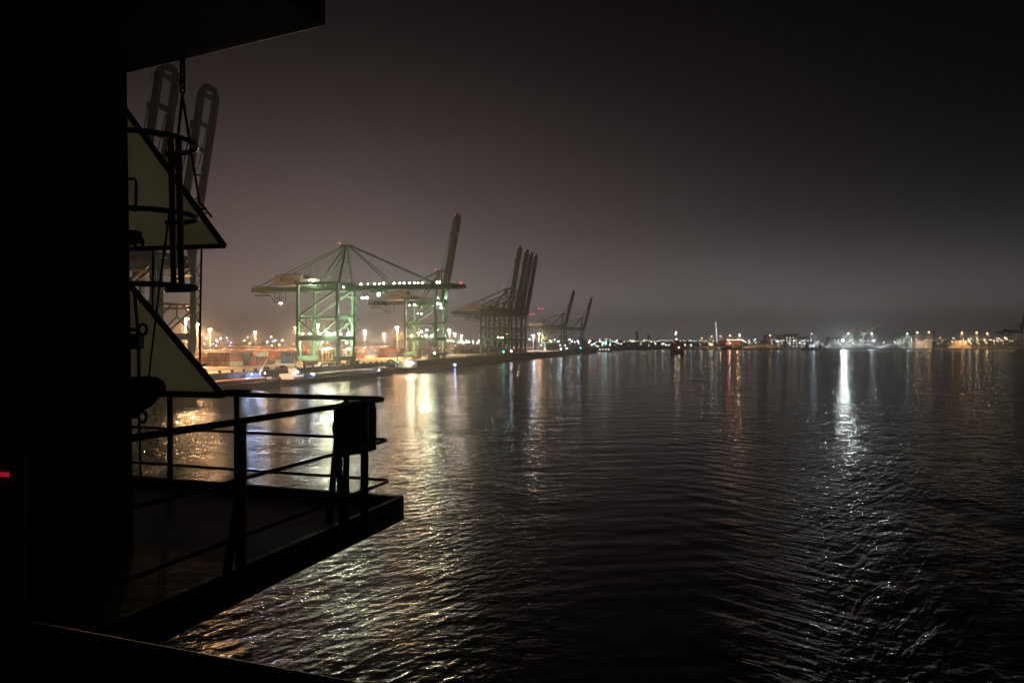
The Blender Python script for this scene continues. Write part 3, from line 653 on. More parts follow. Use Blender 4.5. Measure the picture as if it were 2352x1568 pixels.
block(146, 252, -62, -400, 1, 2, 3, 'block behind floodlit crane')
block(264, 420, -58, -420, 1, 2, 3, 'block behind second crane')
block(434, 640, -62, -400, 1, 3, 3, 'block left of crane cluster')
block(660, 860, -60, -300, 1, 2, 2, 'far block by hazy cranes')
o = deep.build('container_field', deep_mats); tag(o, 'wide mass of stacked containers filling the yard behind the front rows', 'containers', kind='stuff')
# lettered white container on the nearest block
lc = bpy.data.objects.new('shipping_container', cmesh[('cream', 12.19)]); COL.objects.link(lc); lc.location = quay(-6, -48.6, 0.02 + 2 * 2.56); lc.rotation_euler = (0, 0, -TH)
for t in (0, 1):
    for ob in [x for x in COL.objects if x.name.startswith('shipping_container') and x is not lc and abs((x.location - quay(0, 0)).dot(NN) + 51.3) < 0.5]:
        s_ = (ob.location - quay(0, 0)).dot(U)
        if t == 0 and -19 < s_ < 7 and ob.location.z > QZ + 5: bpy.data.objects.remove(ob)
lc.location = quay(-6, -51.3, 0.02 + 2 * 2.56)
tag(lc, 'long white container with dark lettering and a star panel, top tier facing the quay', 'container', 'shipping containers stacked on the terminal')
text('MAERSK', 1.75, M['logo'], lc, (1.225, 7.0, 1.3), (R(90), 0, R(90)), 'lettering', 0.01, sx=1.25)
sq = MB(); sq.box(1.222, 1.24, 1.3, 2.7, 0.6, 2.0); sq = sq.build('emblem', mat('pale_blue_panel', (0.25, 0.5, 0.65), 0.6), lc)
star = MB(); star.extrude([(1.242, 2.0 + (0.6 if i % 2 == 0 else 0.25) * math.sin(i * math.pi / 7), 1.3 + (0.6 if i % 2 == 0 else 0.25) * math.cos(i * math.pi / 7)) for i in range(14)], (0.01, 0, 0)); star.build('star', M['white'], sq)
# one container waiting on the apron under the crane
container('maroon', 12.19, -9, -16, 0, 'dark maroon container standing alone on the apron under the floodlit crane')
container('rust', 12.19, 152, -16, 0, 'rust red container standing alone on the apron behind the second crane legs')

# ------------------------------------------------------------------ straddle carriers
def straddle(label, s, w, load):
    root = empty('straddle_carrier'); Y_ = M['yellow2']
    f = MB()
    for x in (-2.2, 2.2):
        f.box(x - 0.4, x + 0.4, -4.6, 4.6, 1.3, 2.1)
        for y in (-3.6, 3.6): f.beam((x, y, 2.1), (x, y, 8.6), 0.55, 0.6)
        f.box(x - 0.4, x + 0.4, -4.2, 4.2, 8.5, 9.2)
    for y in (-3.6, 3.6): f.box(-1.8, 1.8, y - 0.35, y + 0.35, 8.55, 9.15)
    f.build('frame', Y_, root)
    for x in (-2.2, 2.2):
        for y in (-3.4, -1.2, 1.2, 3.4): MB().tube([(x - 0.3, y, 0.7), (x + 0.3, y, 0.7)], 0.7, 12).build('wheel', M['black'], root)
    c = MB(); c.box(-3.4, -2.1, -4.9, -3.0, 7.0, 9.0); cab = c.build('cab', Y_, root); g = MB(); g.box(-3.2, -2.3, -4.96, -4.91, 7.3, 8.7); g.build('window', M['glass'], cab)
    s_ = MB(); s_.box(-1.2, 1.2, -3.0, 3.0, 6.4, 6.9)
    for x in (-0.9, 0.9):
        for y in (-2.6, 2.6): s_.beam((x, y, 6.9), (x, y, 8.6), 0.1)
    s_.build('spreader', M['crane_dark'], root)
    e = MB().box(-2.0, 2.0, -4.1, -3.97, 9.2, 9.6); e.build('work_light', M['E_warm'], root)
    lamp(root, (0, -6, 9.6), 1500, WARM, 'POINT', 0.3)
    root.location = quay(s, w); root.rotation_euler = (0, 0, -TH); tag(root, label, 'straddle carrier', 'straddle carriers on the quay'); return root
M['yellow2'] = mat('straddle_pale_yellow', (0.62, 0.50, 0.24), 0.5, var=0.15)
straddle('pale yellow straddle carrier framed by the near seaward and landward crane legs', 4, -8, 0)
straddle('pale yellow straddle carrier half hidden behind the far seaward leg of the floodlit crane', 26, -4, 0)
straddle('pale yellow straddle carrier on the apron left of the second crane', 62, -38, 0)

# bollards along the quay edge
bm = MB(); bm.tube([(0, 0, 0), (0, 0, 0.15), (0, 0, 0.5), (0, 0, 0.95), (0, 0, 1.05)], [0.75, 0.5, 0.42, 0.62, 0.4], 10); bm.tube([(0, -0.75, 0.85), (0, 0.75, 0.85)], 0.26, 8)
bmesh_ = bm.mesh('bollard', M['black'])
for k in range(64):
    o = bpy.data.objects.new('bollard', bmesh_); COL.objects.link(o); o.location = quay(-118 + 8.6 * k, EDGE - 1.2); o.rotation_euler = (0, 0, -TH); o.scale = (1.25,) * 3
    tag(o, 'black iron bollard in the line along the quay edge', 'bollard', 'bollards along the quay edge')
# two small dark service vehicles near the edge
def pickup(s, w, label):
    root = empty('service_truck'); b = MB()
    b.extrude([(-0.95, -2.6, 0.55), (-0.95, 2.6, 0.55), (-0.95, 2.6, 1.05), (-0.95, 1.6, 1.15), (-0.95, 1.1, 1.85), (-0.95, -0.4, 1.9), (-0.95, -0.55, 1.15), (-0.95, -2.6, 1.15)], (1.9, 0, 0)); b.build('body', M['black'], root)
    g = MB(); g.box(0.955, 0.975, -0.3, 1.0, 1.25, 1.75); g.box(-0.975, -0.955, -0.3, 1.0, 1.25, 1.75); g.build('window', M['glass'], root)
    for x in (-0.85, 0.85):
        for y in (-1.7, 1.6): MB().tube([(x - 0.13, y, 0.38), (x + 0.13, y, 0.38)], 0.38, 12).build('wheel', M['black'], root)
    root.location = quay(s, w); root.rotation_euler = (0, 0, -TH); tag(root, label, 'truck', 'service trucks by the quay edge')
pickup(-72, 0.4, 'small dark service truck by the quay edge, left one of the pair')
pickup(-58, 0.4, 'small dark service truck by the quay edge, right one of the pair')
pickup(72, 0.4, 'small dark service truck on the quay edge between the two green cranes')

# shed behind the yard
def shed(p0, L_, D, H, label, rz, ribs=12):
    root = empty('warehouse', p0, rz)
    b = MB(); b.box(0, L_, 0, D, 0, H); b.build('wall', M['shed'], root)
    r = MB(); r.extrude([(-1, -1, H + 0.02), (-1, D / 2, H + 2.2), (-1, D + 1, H + 0.02)], (L_ + 2, 0, 0)); r.build('roof', M['shed'], root)
    for k in range(ribs): MB().box(L_ * k / (ribs - 1) - 0.8, L_ * k / (ribs - 1) + 0.8, -0.5, -0.01, 0, H - 0.3).build('pilaster', M['shedrib'], root)
    tag(root, label, 'warehouse'); return root
p = pix(903, 790, 900); shed((p.x, 900, QZ), 52, 30, 15.5, 'long ribbed grey shed behind the containers between the two green cranes', -R(4))

# ------------------------------------------------------------------ barges at the quay
def hullshape(b, L_, B, H, bowl=0.16, sternr=0.5, z0=-0.4):
    hw = B / 2
    pl = [(0, -hw * 0.75), (sternr * 4, -hw), (L_ * (1 - bowl), -hw), (L_ * (1 - bowl * 0.35), -hw * 0.72), (L_, -hw * 0.18), (L_, hw * 0.18), (L_ * (1 - bowl * 0.35), hw * 0.72), (L_ * (1 - bowl), hw), (sternr * 4, hw), (0, hw * 0.75)]
    n = len(pl); v0 = len(b.v)
    for x, y in pl: b.v.append((x + (0 if x < L_ * 0.5 else -0.02 * L_ * (x / L_)), y * 0.93, z0))
    for x, y in pl: b.v.append((x, y, H + (0.9 if x > L_ * (1 - bowl * 0.5) else 0.0)))
    b.f.append(tuple(range(v0, v0 + n))); b.mi.append(b.cur); b.f.append(tuple(range(v0 + n, v0 + 2 * n))); b.mi.append(b.cur)
    for i in range(n): j = (i + 1) % n; b.f.append((v0 + i, v0 + j, v0 + n + j, v0 + n + i)); b.mi.append(b.cur)
def barge(name, s, w, L_, B, H, label, rz=0.0):
    root = empty(name); p = quay(s, w); root.location = (p.x, p.y, 0); root.rotation_euler = (0, 0, R(90) - TH + rz)
    b = MB(); hullshape(b, L_, B, H); b.build('hull', M['hull'], root)
    g = MB()
    for sgn in (-1, 1):
        g.beam((4, sgn * (B / 2 + 0.06), H - 0.35), (L_ * 0.84, sgn * (B / 2 + 0.06), H - 0.35), 0.16, 0.28)
    g.build('rubbing_strake', M['deckgrey'], root)
    tag(root, label, 'barge', 'barges moored along the quay'); return root
def wheelhouse(root, x, H, B, lit, hh=2.6, light='E_cool'):
    a = MB(); a.box(x, x + 9, -B * 0.36, B * 0.36, H + 0.01, H + hh); ac = a.build('accommodation', M['white'], root)
    w = MB()
    for k in range(4): w.box(x + 1 + 2 * k, x + 2.1 + 2 * k, -B * 0.36 - 0.03, -B * 0.36 - 0.005, H + 1.2, H + 1.9)
    w.build('window', M['E_window'] if lit else M['glass'], ac)
    c = MB(); c.hexa([(x + 5.2, -2.2, H + hh), (x + 8.6, -2.2, H + hh), (x + 8.6, 2.2, H + hh), (x + 5.2, 2.2, H + hh), (x + 5.0, -2.4, H + hh + 2.6), (x + 9.0, -2.4, H + hh + 2.6), (x + 9.0, 2.4, H + hh + 2.6), (x + 5.0, 2.4, H + hh + 2.6)])
    wh = c.build('wheelhouse', M['white'], root)
    g = MB(); g.box(x + 5.4, x + 8.6, -2.44, -2.36, H + hh + 1.2, H + hh + 2.2); g.box(x + 5.2, x + 8.8, -2.6, 2.6, H + hh + 2.62, H + hh + 2.8); g.build('window', M['glass'], wh)
    m_ = MB(); m_.tube([(x + 7, 0, H + hh + 2.8), (x + 7, 0, H + hh + 7.5)], 0.09, 6); m_.beam((x + 7, -1.2, H + hh + 6), (x + 7, 1.2, H + hh + 6), 0.1); m_.build('mast', M['white'], root)
# the barge at the left, deck lit orange, small deck crane
B1 = barge('cargo_barge', -150, EDGE + 6.5, 74, 11, 3.0, 'dark barge with orange lit deck and small deck crane, left of the other barges')
d = MB(); d.box(8, 58, -4.6, 4.6, 3.02, 4.0); d.build('hatch_coaming', M['deckred'], B1)
h = MB()
for k in range(6): h.hexa([(8.5 + 8.2 * k, -4.3, 4.02), (16.2 + 8.2 * k, -4.3, 4.02), (16.2 + 8.2 * k, 4.3, 4.02), (8.5 + 8.2 * k, 4.3, 4.02), (8.7 + 8.2 * k, -4.0, 4.5), (16.0 + 8.2 * k, -4.0, 4.5), (16.0 + 8.2 * k, 4.0, 4.5), (8.7 + 8.2 * k, 4.0, 4.5)])
h.build('hatch_cover', M['deckred'], B1)
dc = MB(); dc.tube([(60, 1, 3), (60, 1, 6.5)], 0.45, 8); dc.beam((60, 1, 6.3), (66.5, 1, 13.2), 0.6, 0.7, 0.35, 0.4); dc.beam((66.5, 1, 13.2), (70.5, 1, 12.6), 0.35); dc.beam((70.5, 1, 12.6), (70.8, 1, 10.2), 0.1); dc.beam((60, 1, 8.3), (63, 1, 9.6), 0.25); dc.build('deck_crane', M['mast'], B1)
r_ = MB()
for k in range(10): r_.beam((64 + 0.9 * k, -4.6 + 0.28 * k, 3.0), (64 + 0.9 * k, -4.6 + 0.28 * k, 4.1), 0.07)
r_.beam((64, -4.6, 4.1), (72.1, -2.1, 4.1), 0.07); r_.build('bow_rail', M['mast'], B1)
MB().box(66, 68, -1.5, 1.5, 3.02, 4.4).build('anchor_winch', M['deckgrey'], B1)
lamp(B1, (58, -3.0, 9.5), 2400, (1.0, 0.55, 0.25), 'POINT', 0.3)
# blue lit tender lying inside it
T1 = barge('blue_lit_tender', -118, EDGE - 0.2 + 3.0 + 13.0, 26, 5.6, 2.2, 'light blue lit tender lying beside the deck crane of the left barge')
T1.location = quay(-104, EDGE + 3.6); T1.location.z = 0
for ch in T1.children:
    if ch.name.startswith('hull'): ch.data.materials[0] = M['blue']
a = MB(); a.box(6, 18, -2.0, 2.0, 2.22, 4.6); a = a.build('cabin', M['white'], T1); g = MB(); g.box(7, 17, -2.05, -2.01, 3.2, 4.2); g.build('window', M['E_window'], a)
MB().box(8, 16, -1.5, 1.5, 4.62, 6.2).build('wheelhouse', M['blue'], T1)
for x in (7, 17): bulb(T1, (x, -2.6, 6.3), 0.28, M['E_cool'])
lamp(T1, (12, -3.4, 8.5), 2600, (0.35, 0.55, 1.0), 'POINT', 0.3); lamp(T1, (3, -3, 5.5), 1200, (0.35, 0.55, 1.0), 'POINT', 0.3)
# long tank / hatch barge
B2 = barge('cargo_barge', -74, EDGE + 6.8, 128, 11.4, 2.6, 'long low barge with red hatch covers and blue-white lit stern')
wheelhouse(B2, 4, 2.6, 11.4, True)
d = MB(); d.box(20, 108, -4.6, 4.6, 2.62, 3.9); d.build('hatch_coaming', M['deckgrey'], B2)
for k in range(11):
    h = MB(); x0 = 20.4 + 8 * k; h.hexa([(x0, -4.4, 3.92), (x0 + 7.2, -4.4, 3.92), (x0 + 7.2, 4.4, 3.92), (x0, 4.4, 3.92), (x0 + 0.2, -4.1, 4.5), (x0 + 7.0, -4.1, 4.5), (x0 + 7.0, 4.1, 4.5), (x0 + 0.2, 4.1, 4.5)])
    h.build('hatch_cover', M['deckred'] if k % 3 != 2 else M['deckgrey'], B2)
MB().box(111, 116, -2.5, 2.5, 2.62, 5.2).build('fore_cabin', M['white'], B2)
bx = MB(); bx.box(14.5, 18, -4.2, -1.0, 2.62, 4.6); bx.build('workboat_cradle', M['blue'], B2)
for x, r in ((3.4, 0.7), (5.6, 0.8), (2.2, 0.45)): bulb(B2, (x, -4.9, 5.9 if r < 0.8 else 6.3), r * 0.85, M['E_boat'])
po = MB(); po.tube([(2.2, -4.4, 2.6), (2.2, -4.4, 5.8)], 0.08, 6); po.tube([(3.4, -4.4, 2.6), (3.4, -4.4, 5.9)], 0.08, 6); po.tube([(5.6, -4.2, 5.2), (5.6, -4.4, 6.2)], 0.08, 6); po.build('lamp_post', M['mast'], B2)
lamp(B2, (3.0, -8.0, 6.5), 160, (0.42, 0.58, 1.0), 'POINT', 0.5); bulb(B2, (19, -4.8, 4.8), 0.4, M['E_blue']); bulb(B2, (21, -4.8, 4.4), 0.4, M['E_cool'])
lamp(B2, (62, 0, 14), 3500, (1.0, 0.9, 0.6), 'POINT', 0.5)
bulb(B2, (96, -5.2, 3.6), 0.3, M['E_cool'])
# high sided container barge
B3 = barge('container_barge', 61, EDGE + 7.2, 100, 12.2, 3.6, 'high sided container barge with glaring white lit wheelhouse')
wheelhouse(B3, 5, 3.6, 12.2, True, 3.0)
hb = MB(); hb.box(19, 96, -5.7, 5.7, 3.62, 8.2)
hb.build('hold_side', M['hull'], B3)
for x0, k in ((62, 'slate'), (68.4, 'maroon'), (74.8, 'slate')):
    o = bpy.data.objects.new('shipping_container', cmesh[(k, 6.06)]); COL.objects.link(o); pp = quay(61 + x0, EDGE + 7.2 - 2.5); o.location = (pp.x, pp.y, 8.22); o.rotation_euler = (0, 0, -TH)
    tag(o, f"{cword[k]} short container riding on the high sided barge, {'left' if x0 < 65 else 'middle' if x0 < 70 else 'right'} of three", 'container')
cr = MB(); cr.tube([(3, 2, 3.6), (3, 2, 12)], 0.35, 8); cr.beam((3, 2, 11.5), (13, 1, 15.5), 0.5, 0.6, 0.25, 0.3); cr.beam((3, 2, 12), (3.8, 2, 16), 0.3); cr.build('deck_crane', M['hull'], B3)
wp = MB(); wp.box(17.2, 18.9, -5.9, -3.0, 3.62, 7.6); wp.build('bulkhead_panel', M['deckgrey'], B3)
for x, y, z, r in ((4, -5.0, 6.6, 1.0), (7, -5.0, 7.0, 1.1), (10, -5.0, 6.8, 1.0), (13, -5.0, 6.4, 0.8)): bulb(B3, (x, y, z), r, M['E_warm'] if x != 13 else M['E_boat'], sz=0.6)
po = MB()
for x, z in ((4, 6.6), (7, 7.0), (10, 6.8), (13, 6.4)): po.tube([(x, -4.85, 3.6), (x, -4.85, z)], 0.08, 6)
po.build('lamp_post', M['mast'], B3)
lamp(B3, (8, -7.0, 7.5), 52000, (1.0, 0.63, 0.22), 'SPOT', 1.1, (0.1, -1, -0.35), 150, 0.6)
lamp(B3, (8, -6.0, 8.5), 1800, (1.0, 0.9, 0.7), 'POINT', 0.5)
bulb(B3, (-0.5, 0, 7.5), 0.35, M['E_navgreen']); bulb(B3, (99, -2, 6.6), 0.75, M['E_cool']); bulb(B3, (99.4, -4.5, 2.6), 0.7, M['E_blue'])

# ------------------------------------------------------------------ out on the water and on the far bank
def tug():
    root = empty('pusher_tug'); root.location = pix(1551, 813, 1240); root.location.z = 0; root.scale = (0.62, 0.62, 0.92); root.rotation_euler = (0, 0, R(180))
    b = MB()
    b.hexa([(-14, -6, -0.4), (14, -6, -0.4), (14, 44, -0.4), (-14, 44, -0.4), (-14.5, -8, 4.2), (14.5, -8, 4.2), (14.5, 46, 4.2), (-14.5, 46, 4.2)]); b.build('hull', M['hullred'], root)
    c = MB(); c.box(-13.2, 13.2, 4, 40, 4.22, 18.5); c.box(-14, -6, 0, 6, 4.3, 14.5); c.box(6, 14, 0, 6, 4.3, 13.5); c.build('deck_cargo', M['hullred'], root)
    w = MB(); w.box(-6, 6, 6, 16, 18.52, 26); w = w.build('wheelhouse', M['hullred'], root)
    MB().box(-5.6, 5.6, 16.02, 16.1, 23.0, 25.2).build('window', M['glass'], w)
    m_ = MB(); m_.tube([(0, 10, 26), (0, 10, 44)], 0.35, 6); m_.tube([(-10, 38, 18.5), (-10, 38, 30)], 0.5, 6); m_.beam((-3, 10, 36), (3, 10, 36), 0.3); m_.build('mast', M['hullred'], root)
    for x, y, z, m in ((0.8, 46.5, 12, 'E_warm'), (0.5, 16.8, 27, 'E_warm'), (0.4, 10.6, 40, 'E_warm'), (1.4, 10.6, 36.4, 'E_warm')): bulb(root, (x, y, z), 1.0, M[m])
    bulb(root, (11, 40.8, 20.5), 1.1, M['E_red'])
    tag(root, 'dark red square sterned ship with stacked mast lights in the middle of the channel', 'ship'); return root
tug()
def workboat():
    root = empty('work_boat'); root.location = pix(1862, 803, 1750); root.location.z = 0
    b = MB(); hullshape(b, 42, 10, 5.5); b.build('hull', M['hull'], root)
    c = MB(); c.box(8, 15, -3.5, 3.5, 5.52, 14); w = c.build('wheelhouse', M['hull'], root); MB().box(8.5, 14.5, -3.56, -3.52, 11, 13).build('window', M['glass'], w)
    m_ = MB(); m_.tube([(25, 0, 5.5), (25, 0, 44)], 0.9, 6); m_.build('mast', M['hull'], root)
    MB().box(10, 13, -1, 1, 14.02, 18).build('funnel', M['hull'], root)
    root.location.x -= 21
    for x, z, r in ((26, 11, 1.7), (20, 24, 1.1), (18, 12, 0.8)): bulb(root, (x, -4.5, z), r, M['E_cool_bank'])
    lamp(root, (26, -8, 12), 3500, COOL, 'SPOT', 2.0, (0, -1, -0.1), 150, 0.6)
    tag(root, 'small black work boat with tall mast and white deck lights by the far shore', 'boat'); return root
workboat()
for px, wd, top, lb in ((1884.5, 6.5, 793, 'thick dark mooring pile right of the black work boat'), (1890.5, 2.6, 796, 'thin dark mooring pile beside the thick pile'), (1894, 2.4, 797, 'shortest thin dark mooring pile, rightmost of the three'),
                        (2145, 3.0, 757, 'tall dark pole standing off the far shore among the orange lamps')):
    p = pix(px, top, 1770); b = MB(); b.tube([(0, 0, -0.5), (0, 0, p.z * 0.5), (0, 0, p.z)], [wd * 0.5, wd * 0.48, wd * 0.45], 8); b.tube([(0, 0, p.z), (0, 0, p.z + 0.6)], [wd * 0.55, wd * 0.3], 8)
    o = b.build('mooring_pile', M['timber'], None, (p.x, 1770, 0)); tag(o, lb, 'pile')

def post_lamp(px, py, Y, em, label, r=1.6, base=3.4, power=0, col=WHITE, group='lamp posts on the far bank', arm=False, angle=165):
    root = empty('lamp_post'); p = pix(px, py, Y); root.location = (p.x, Y, base); H = p.z - base
    b = MB(); b.tube([(0, 0, 0), (0, 0, H)], [0.5, 0.3], 6); b.beam((-1.6, 0, H), (1.6, 0, H), 0.3); b.build('pole', M['mast'], root)
    hb = MB(); hb.ball((0, 0, H + 0.3), r, 8, 5, 0.8); hd = hb.build('lamp_head', em, root)
    if power: lamp(hd, (0, -1.5, H - r), power * 0.006, col, 'POINT', 0.8)
    if power: lamp(hd, (0, 0, H - r - 0.3), power, col, 'SPOT', 0.8, (0, -0.15, -1), angle, 0.4)
    tag(root, label, 'lamp post', group); return root
FB = [(1612, 777.5, 'E_sodium', 'orange lamp post left of the tall chain of white lamps', 1.7), (1634.6, 773.5, 'E_warm', 'pale lamp post just left of the tall chain of white lamps', 1.4),
      (1655, 773, 'E_sodium', 'orange lamp post just right of the tall chain of white lamps', 1.5), (1676.8, 772, 'E_warm', 'lamp post above the orange lit building', 2.0), (1699, 770, 'E_warm', 'taller lamp post right of the orange lit building', 2.2),
      (1769, 771.4, 'E_sodium', 'orange lamp post with drooping glow left of the far sheds', 2.0), (1865, 767.6, 'E_cool', 'cool white lamp post directly above the black work boat', 2.2), (1948.5, 767.6, 'E_cool', 'cool white lamp post right of the dazzling floodlight', 2.2),
      (2002, 767, 'E_cool', 'cool white lamp post right of the green conveyor tower', 2.0), (2083.8, 767.6, 'E_cool', 'cool white lamp post by the pale green hopper frame', 1.9), (2107, 765, 'E_warm', 'warm lamp post, first right of the pale green hopper frame', 2.2), (2133.5, 764, 'E_sodium', 'orange lamp post left of the tall dark pole', 2.4),
      (2209.8, 765, 'E_sodium', 'orange lamp post midway between tall dark pole and right picture edge', 2.3), (2243, 764.6, 'E_sodium', 'orange lamp post, second from the lone far crane', 2.4), (2267.5, 767, 'E_sodium', 'orange lamp post nearest the lone far crane', 2.2), (2339.6, 766, 'E_warm', 'warm lamp post between the legs of the lone far crane', 1.8)]
for px, py, em, lb, r in FB:
    Y = 1960 if px > 1800 else 1935
    cool = em == 'E_cool'
    post_lamp(px, py, Y, M[em + '_bank'], lb, r * 1.0, 3.4, 420000 if px > 1800 else 180000, COOL if cool else SODIUM if em == 'E_sodium' else WARM)
# the dazzling floodlight that throws the long streak
f = post_lamp(1935.8, 783, 1900, M['E_cool'], 'dazzling white floodlight on the far shore above the long bright streak', 2.6, 3.4, 0)
lamp(f, (0, -5, 20), 290000, (0.92, 1.0, 0.95), 'SPOT', 4.0, (-0.05, -1, -0.12), 160, 0.5)
# vertical chain of lamps on a slim tower
p = pix(1645.5, 785, 1900); root = empty('signal_tower', (p.x, 1900, 3.4)); b = MB()
for dx, dy in ((-1.5, 0), (1.5, 0), (0, 2.5)): b.tube([(dx, dy, 0), (dx * 0.5 - 0.9, dy * 0.5, 66)], 0.3, 5)
for k in range(12): b.beam((-1.5 + k * 0.02, 0, 5 * k), (1.4, 0, 5 * k + 5), 0.2); b.beam((-1.5, 0, 5 * k), (1.5, 0, 5 * k), 0.2)
b.build('lattice', M['mast'], root)
for k in range(11): MB().ball((1.5 - 3.2 * k / 10, -1.0, 16.5 + 5.0 * k), 0.9, 6, 4).build('lamp_head', M['E_far_c'], root)
tag(root, 'slim tower with a tall vertical chain of white lamps', 'tower')
# red lit vessel and orange lit building beside it
p = pix(1668.8, 790, 1860); root = empty('red_lit_vessel', (p.x - 22, 1850, 0)); b = MB(); hullshape(b, 60, 12, 5); b.build('hull', M['hull'], root)
MB().box(14, 30, -4, 4, 5.02, 12).build('cabin', M['hullred'], root)
for x, z in ((20, 15), (24, 14), (22, 18.5)): bulb(root, (x, -5, z), 1.7, M['E_red'], 'signal_lamp')
bulb(root, (26, -5, 17), 1.3, M['E_warm'], 'signal_lamp'); m_ = MB(); m_.tube([(22, 0, 12), (22, 0, 22)], 0.4, 6); m_.build('mast', M['hull'], root)
lamp(root, (22, -7, 16), 3500, (1.0, 0.04, 0.12), 'SPOT', 2.0, (0, -1, -0.1), 160, 0.5); tag(root, 'low dark vessel with bright red signal lamps below the orange lit building', 'vessel')
p = pix(1674, 785, 1925); root = empty('building', (p.x, 1925, 3.4)); b = MB(); b.box(0, 36, 0, 20, 0, 20); b.build('wall', mat('orange_cladding', (0.42, 0.16, 0.05), 0.7, var=0.2, scale=0.2), root)
r = MB(); r.extrude([(-1, -1, 20.02), (-1, 10, 23), (-1, 21, 20.02)], (38, 0, 0)); r.build('roof', M['shed'], root)
for k in range(4): MB().box(3 + 8.2 * k, 8 + 8.2 * k, -0.2, -0.02, 3, 12).build('door', M['hull'], root)
lamp(root, (18, -16, 16), 16000, SODIUM, 'POINT', 1.0); tag(root, 'orange lit building behind the red lamps', 'building')
# sheds, heaps, conveyors, hoppers along the far bank
def heap(px0, px1, top, Y, label, seed):
    rnd = random.Random(seed); b = MB(); x0 = (px0 - 1176) * Y / FPX; x1 = (px1 - 1176) * Y / FPX; H = CAMZ - (top - 785) * Y / FPX - 3.4; n = 14; D = (x1 - x0) * 0.35
    ridge = []
    for i in range(n + 1):
        t = i / n; ridge.append(H * min(1, 3.2 * t, 3.2 * (1 - t)) * (0.8 + 0.35 * rnd.random()))
    for j in range(6):
        v = j / 6
        for i in range(n):
            q = []
            for ii, vv in ((i, v), (i + 1, v), (i + 1, v + 1 / 6), (i, v + 1 / 6)):
                q.append((x0 + (x1 - x0) * ii / n, Y - D + 2 * D * vv, 3.3 + ridge[ii] * math.sin(math.pi * vv) ** 0.8))
            b.poly(q)
    o = b.build('sand_heap', M['sand']); tag(o, label, 'sand heap', 'heaps of sand on the far bank'); return o
for a in ((1852, 1900, 790, 1950, 'low pale sand heap right of the mooring piles', 1), (1895, 1935, 786, 1965, 'pale sand heap left of the dazzling floodlight', 2), (1938, 2012, 790, 1945, 'long flat pale heap right of the dazzling floodlight', 3),
          (2018, 2076, 791, 1945, 'long flat heap left of the pale green hopper frame', 4), (2180, 2226, 783, 1980, 'peaked dark heap in front of the rightmost orange lamps', 5), (1700, 1800, 792, 1925, 'low heap below the far sheds', 6)): heap(*a)
def shedfar(px0, px1, top, Y, label, lit, seed):
    rnd = random.Random(seed); x0 = (px0 - 1176) * Y / FPX; x1 = (px1 - 1176) * Y / FPX; H = CAMZ - (top - 785) * Y / FPX - 3.4
    root = empty('far_building', (x0, Y, 3.4)); b = MB(); b.box(0, x1 - x0, 0, 30, 0, H); b.build('wall', M['shed'], root)
    r = MB(); r.box(-0.6, x1 - x0 + 0.6, -0.6, 30.6, H + 0.02, H + 1.0); r.build('roof', M['hull'], root)
    nx = max(2, int((x1 - x0) / 9)); nz = max(1, int(H / 9))
    for i in range(nx):
        for k in range(nz):
            if rnd.random() < lit: w = MB(); w.box((x1 - x0) * (i + 0.3) / nx, (x1 - x0) * (i + 0.3) / nx + 2.6, -0.25, -0.02, 3 + k * 8, 5.4 + k * 8); w.build('window', M['E_win2'], root)
    tag(root, label, 'building', 'buildings on the far bank'); return root
M['E_win2'] = emis('far_lit_window', (1.0, 0.85, 0.6), 5.0)
for a in ((1762, 1800, 771, 2060, 'far grey block with lit windows right of the orange lamp with drooping glow', 0.7, 1), (1804, 1834, 769, 2060, 'middle far grey block with lit windows', 0.75, 2), (1838, 1860, 774, 2040, 'low far block left of the work boat mast', 0.7, 3),
          (1990, 2030, 785, 2000, 'low pale shed right of the green conveyor tower', 0.3, 4), (2036, 2075, 783, 2000, 'low shed left of the pale green hopper frame', 0.3, 5), (2105, 2140, 784, 1990, 'low orange lit shed left of the tall dark pole', 0.2, 6), (1905, 1930, 776, 2060, 'faint block left of the dazzling floodlight', 0.4, 7)): shedfar(*a)
def loader(px, top, Y, label, boomto=None):
    x = (px - 1176) * Y / FPX; H = CAMZ - (top - 785) * Y / FPX - 3.4; root = empty('ship_loader', (x, Y, 3.4)); b = MB()
    for dx in (-9, 9):
        b.beam((dx * 1.2, 0, 0), (dx, 0, H), 2.2, 2.2, 3.4, 2.2); b.beam((dx * 1.2, 12, 0), (dx, 12, H), 2.2, 2.2, 3.4, 2.2)
    b.box(-12, 12, -2, 14, H, H + 3); b.beam((-9.8, 0, H * 0.45), (9.8, 0, H * 0.45), 1.2); b.build('portal_frame', M['hopper'], root)
    MB().box(-5, 5, 2, 10, H + 3.02, H + 8).build('cabin', M['hopper'], root)
    if boomto:
        q = pix(boomto[0], boomto[1], Y); c = MB(); P = Vector((-40, 6, 2)); Q = Vector((q.x - x, 6, q.z - 3.4))
        for dz in (0, 4.5):
            c.beam(P + Vector((0, -2, dz)), Q + Vector((0, -2, dz * 0.5)), 0.9); c.beam(P + Vector((0, 2, dz)), Q + Vector((0, 2, dz * 0.5)), 0.9)
        for k in range(16):
            t = k / 16; t2 = (k + 1) / 16; a_ = P.lerp(Q, t); b_ = P.lerp(Q, t2); c.beam(a_ + Vector((0, -2, 0)), b_ + Vector((0, -2, 4.5 * (1 - t2 * 0.5))), 0.5)
        c.build('conveyor_boom', M['cream'], root)
        lamp(root, (-10, -30, 30), 300000, (0.95, 0.95, 0.85), 'SPOT', 1.0, (0.8, 0.5, 0.5), 80, 0.6)
    tag(root, label, 'ship loader'); return root
M['hopper'] = mat('hopper_pale_green', (0.25, 0.36, 0.26), 0.6, var=0.2)
loader(1975, 768, 1985, 'green conveyor tower with long pale boom slanting up to the right', (2031, 742))
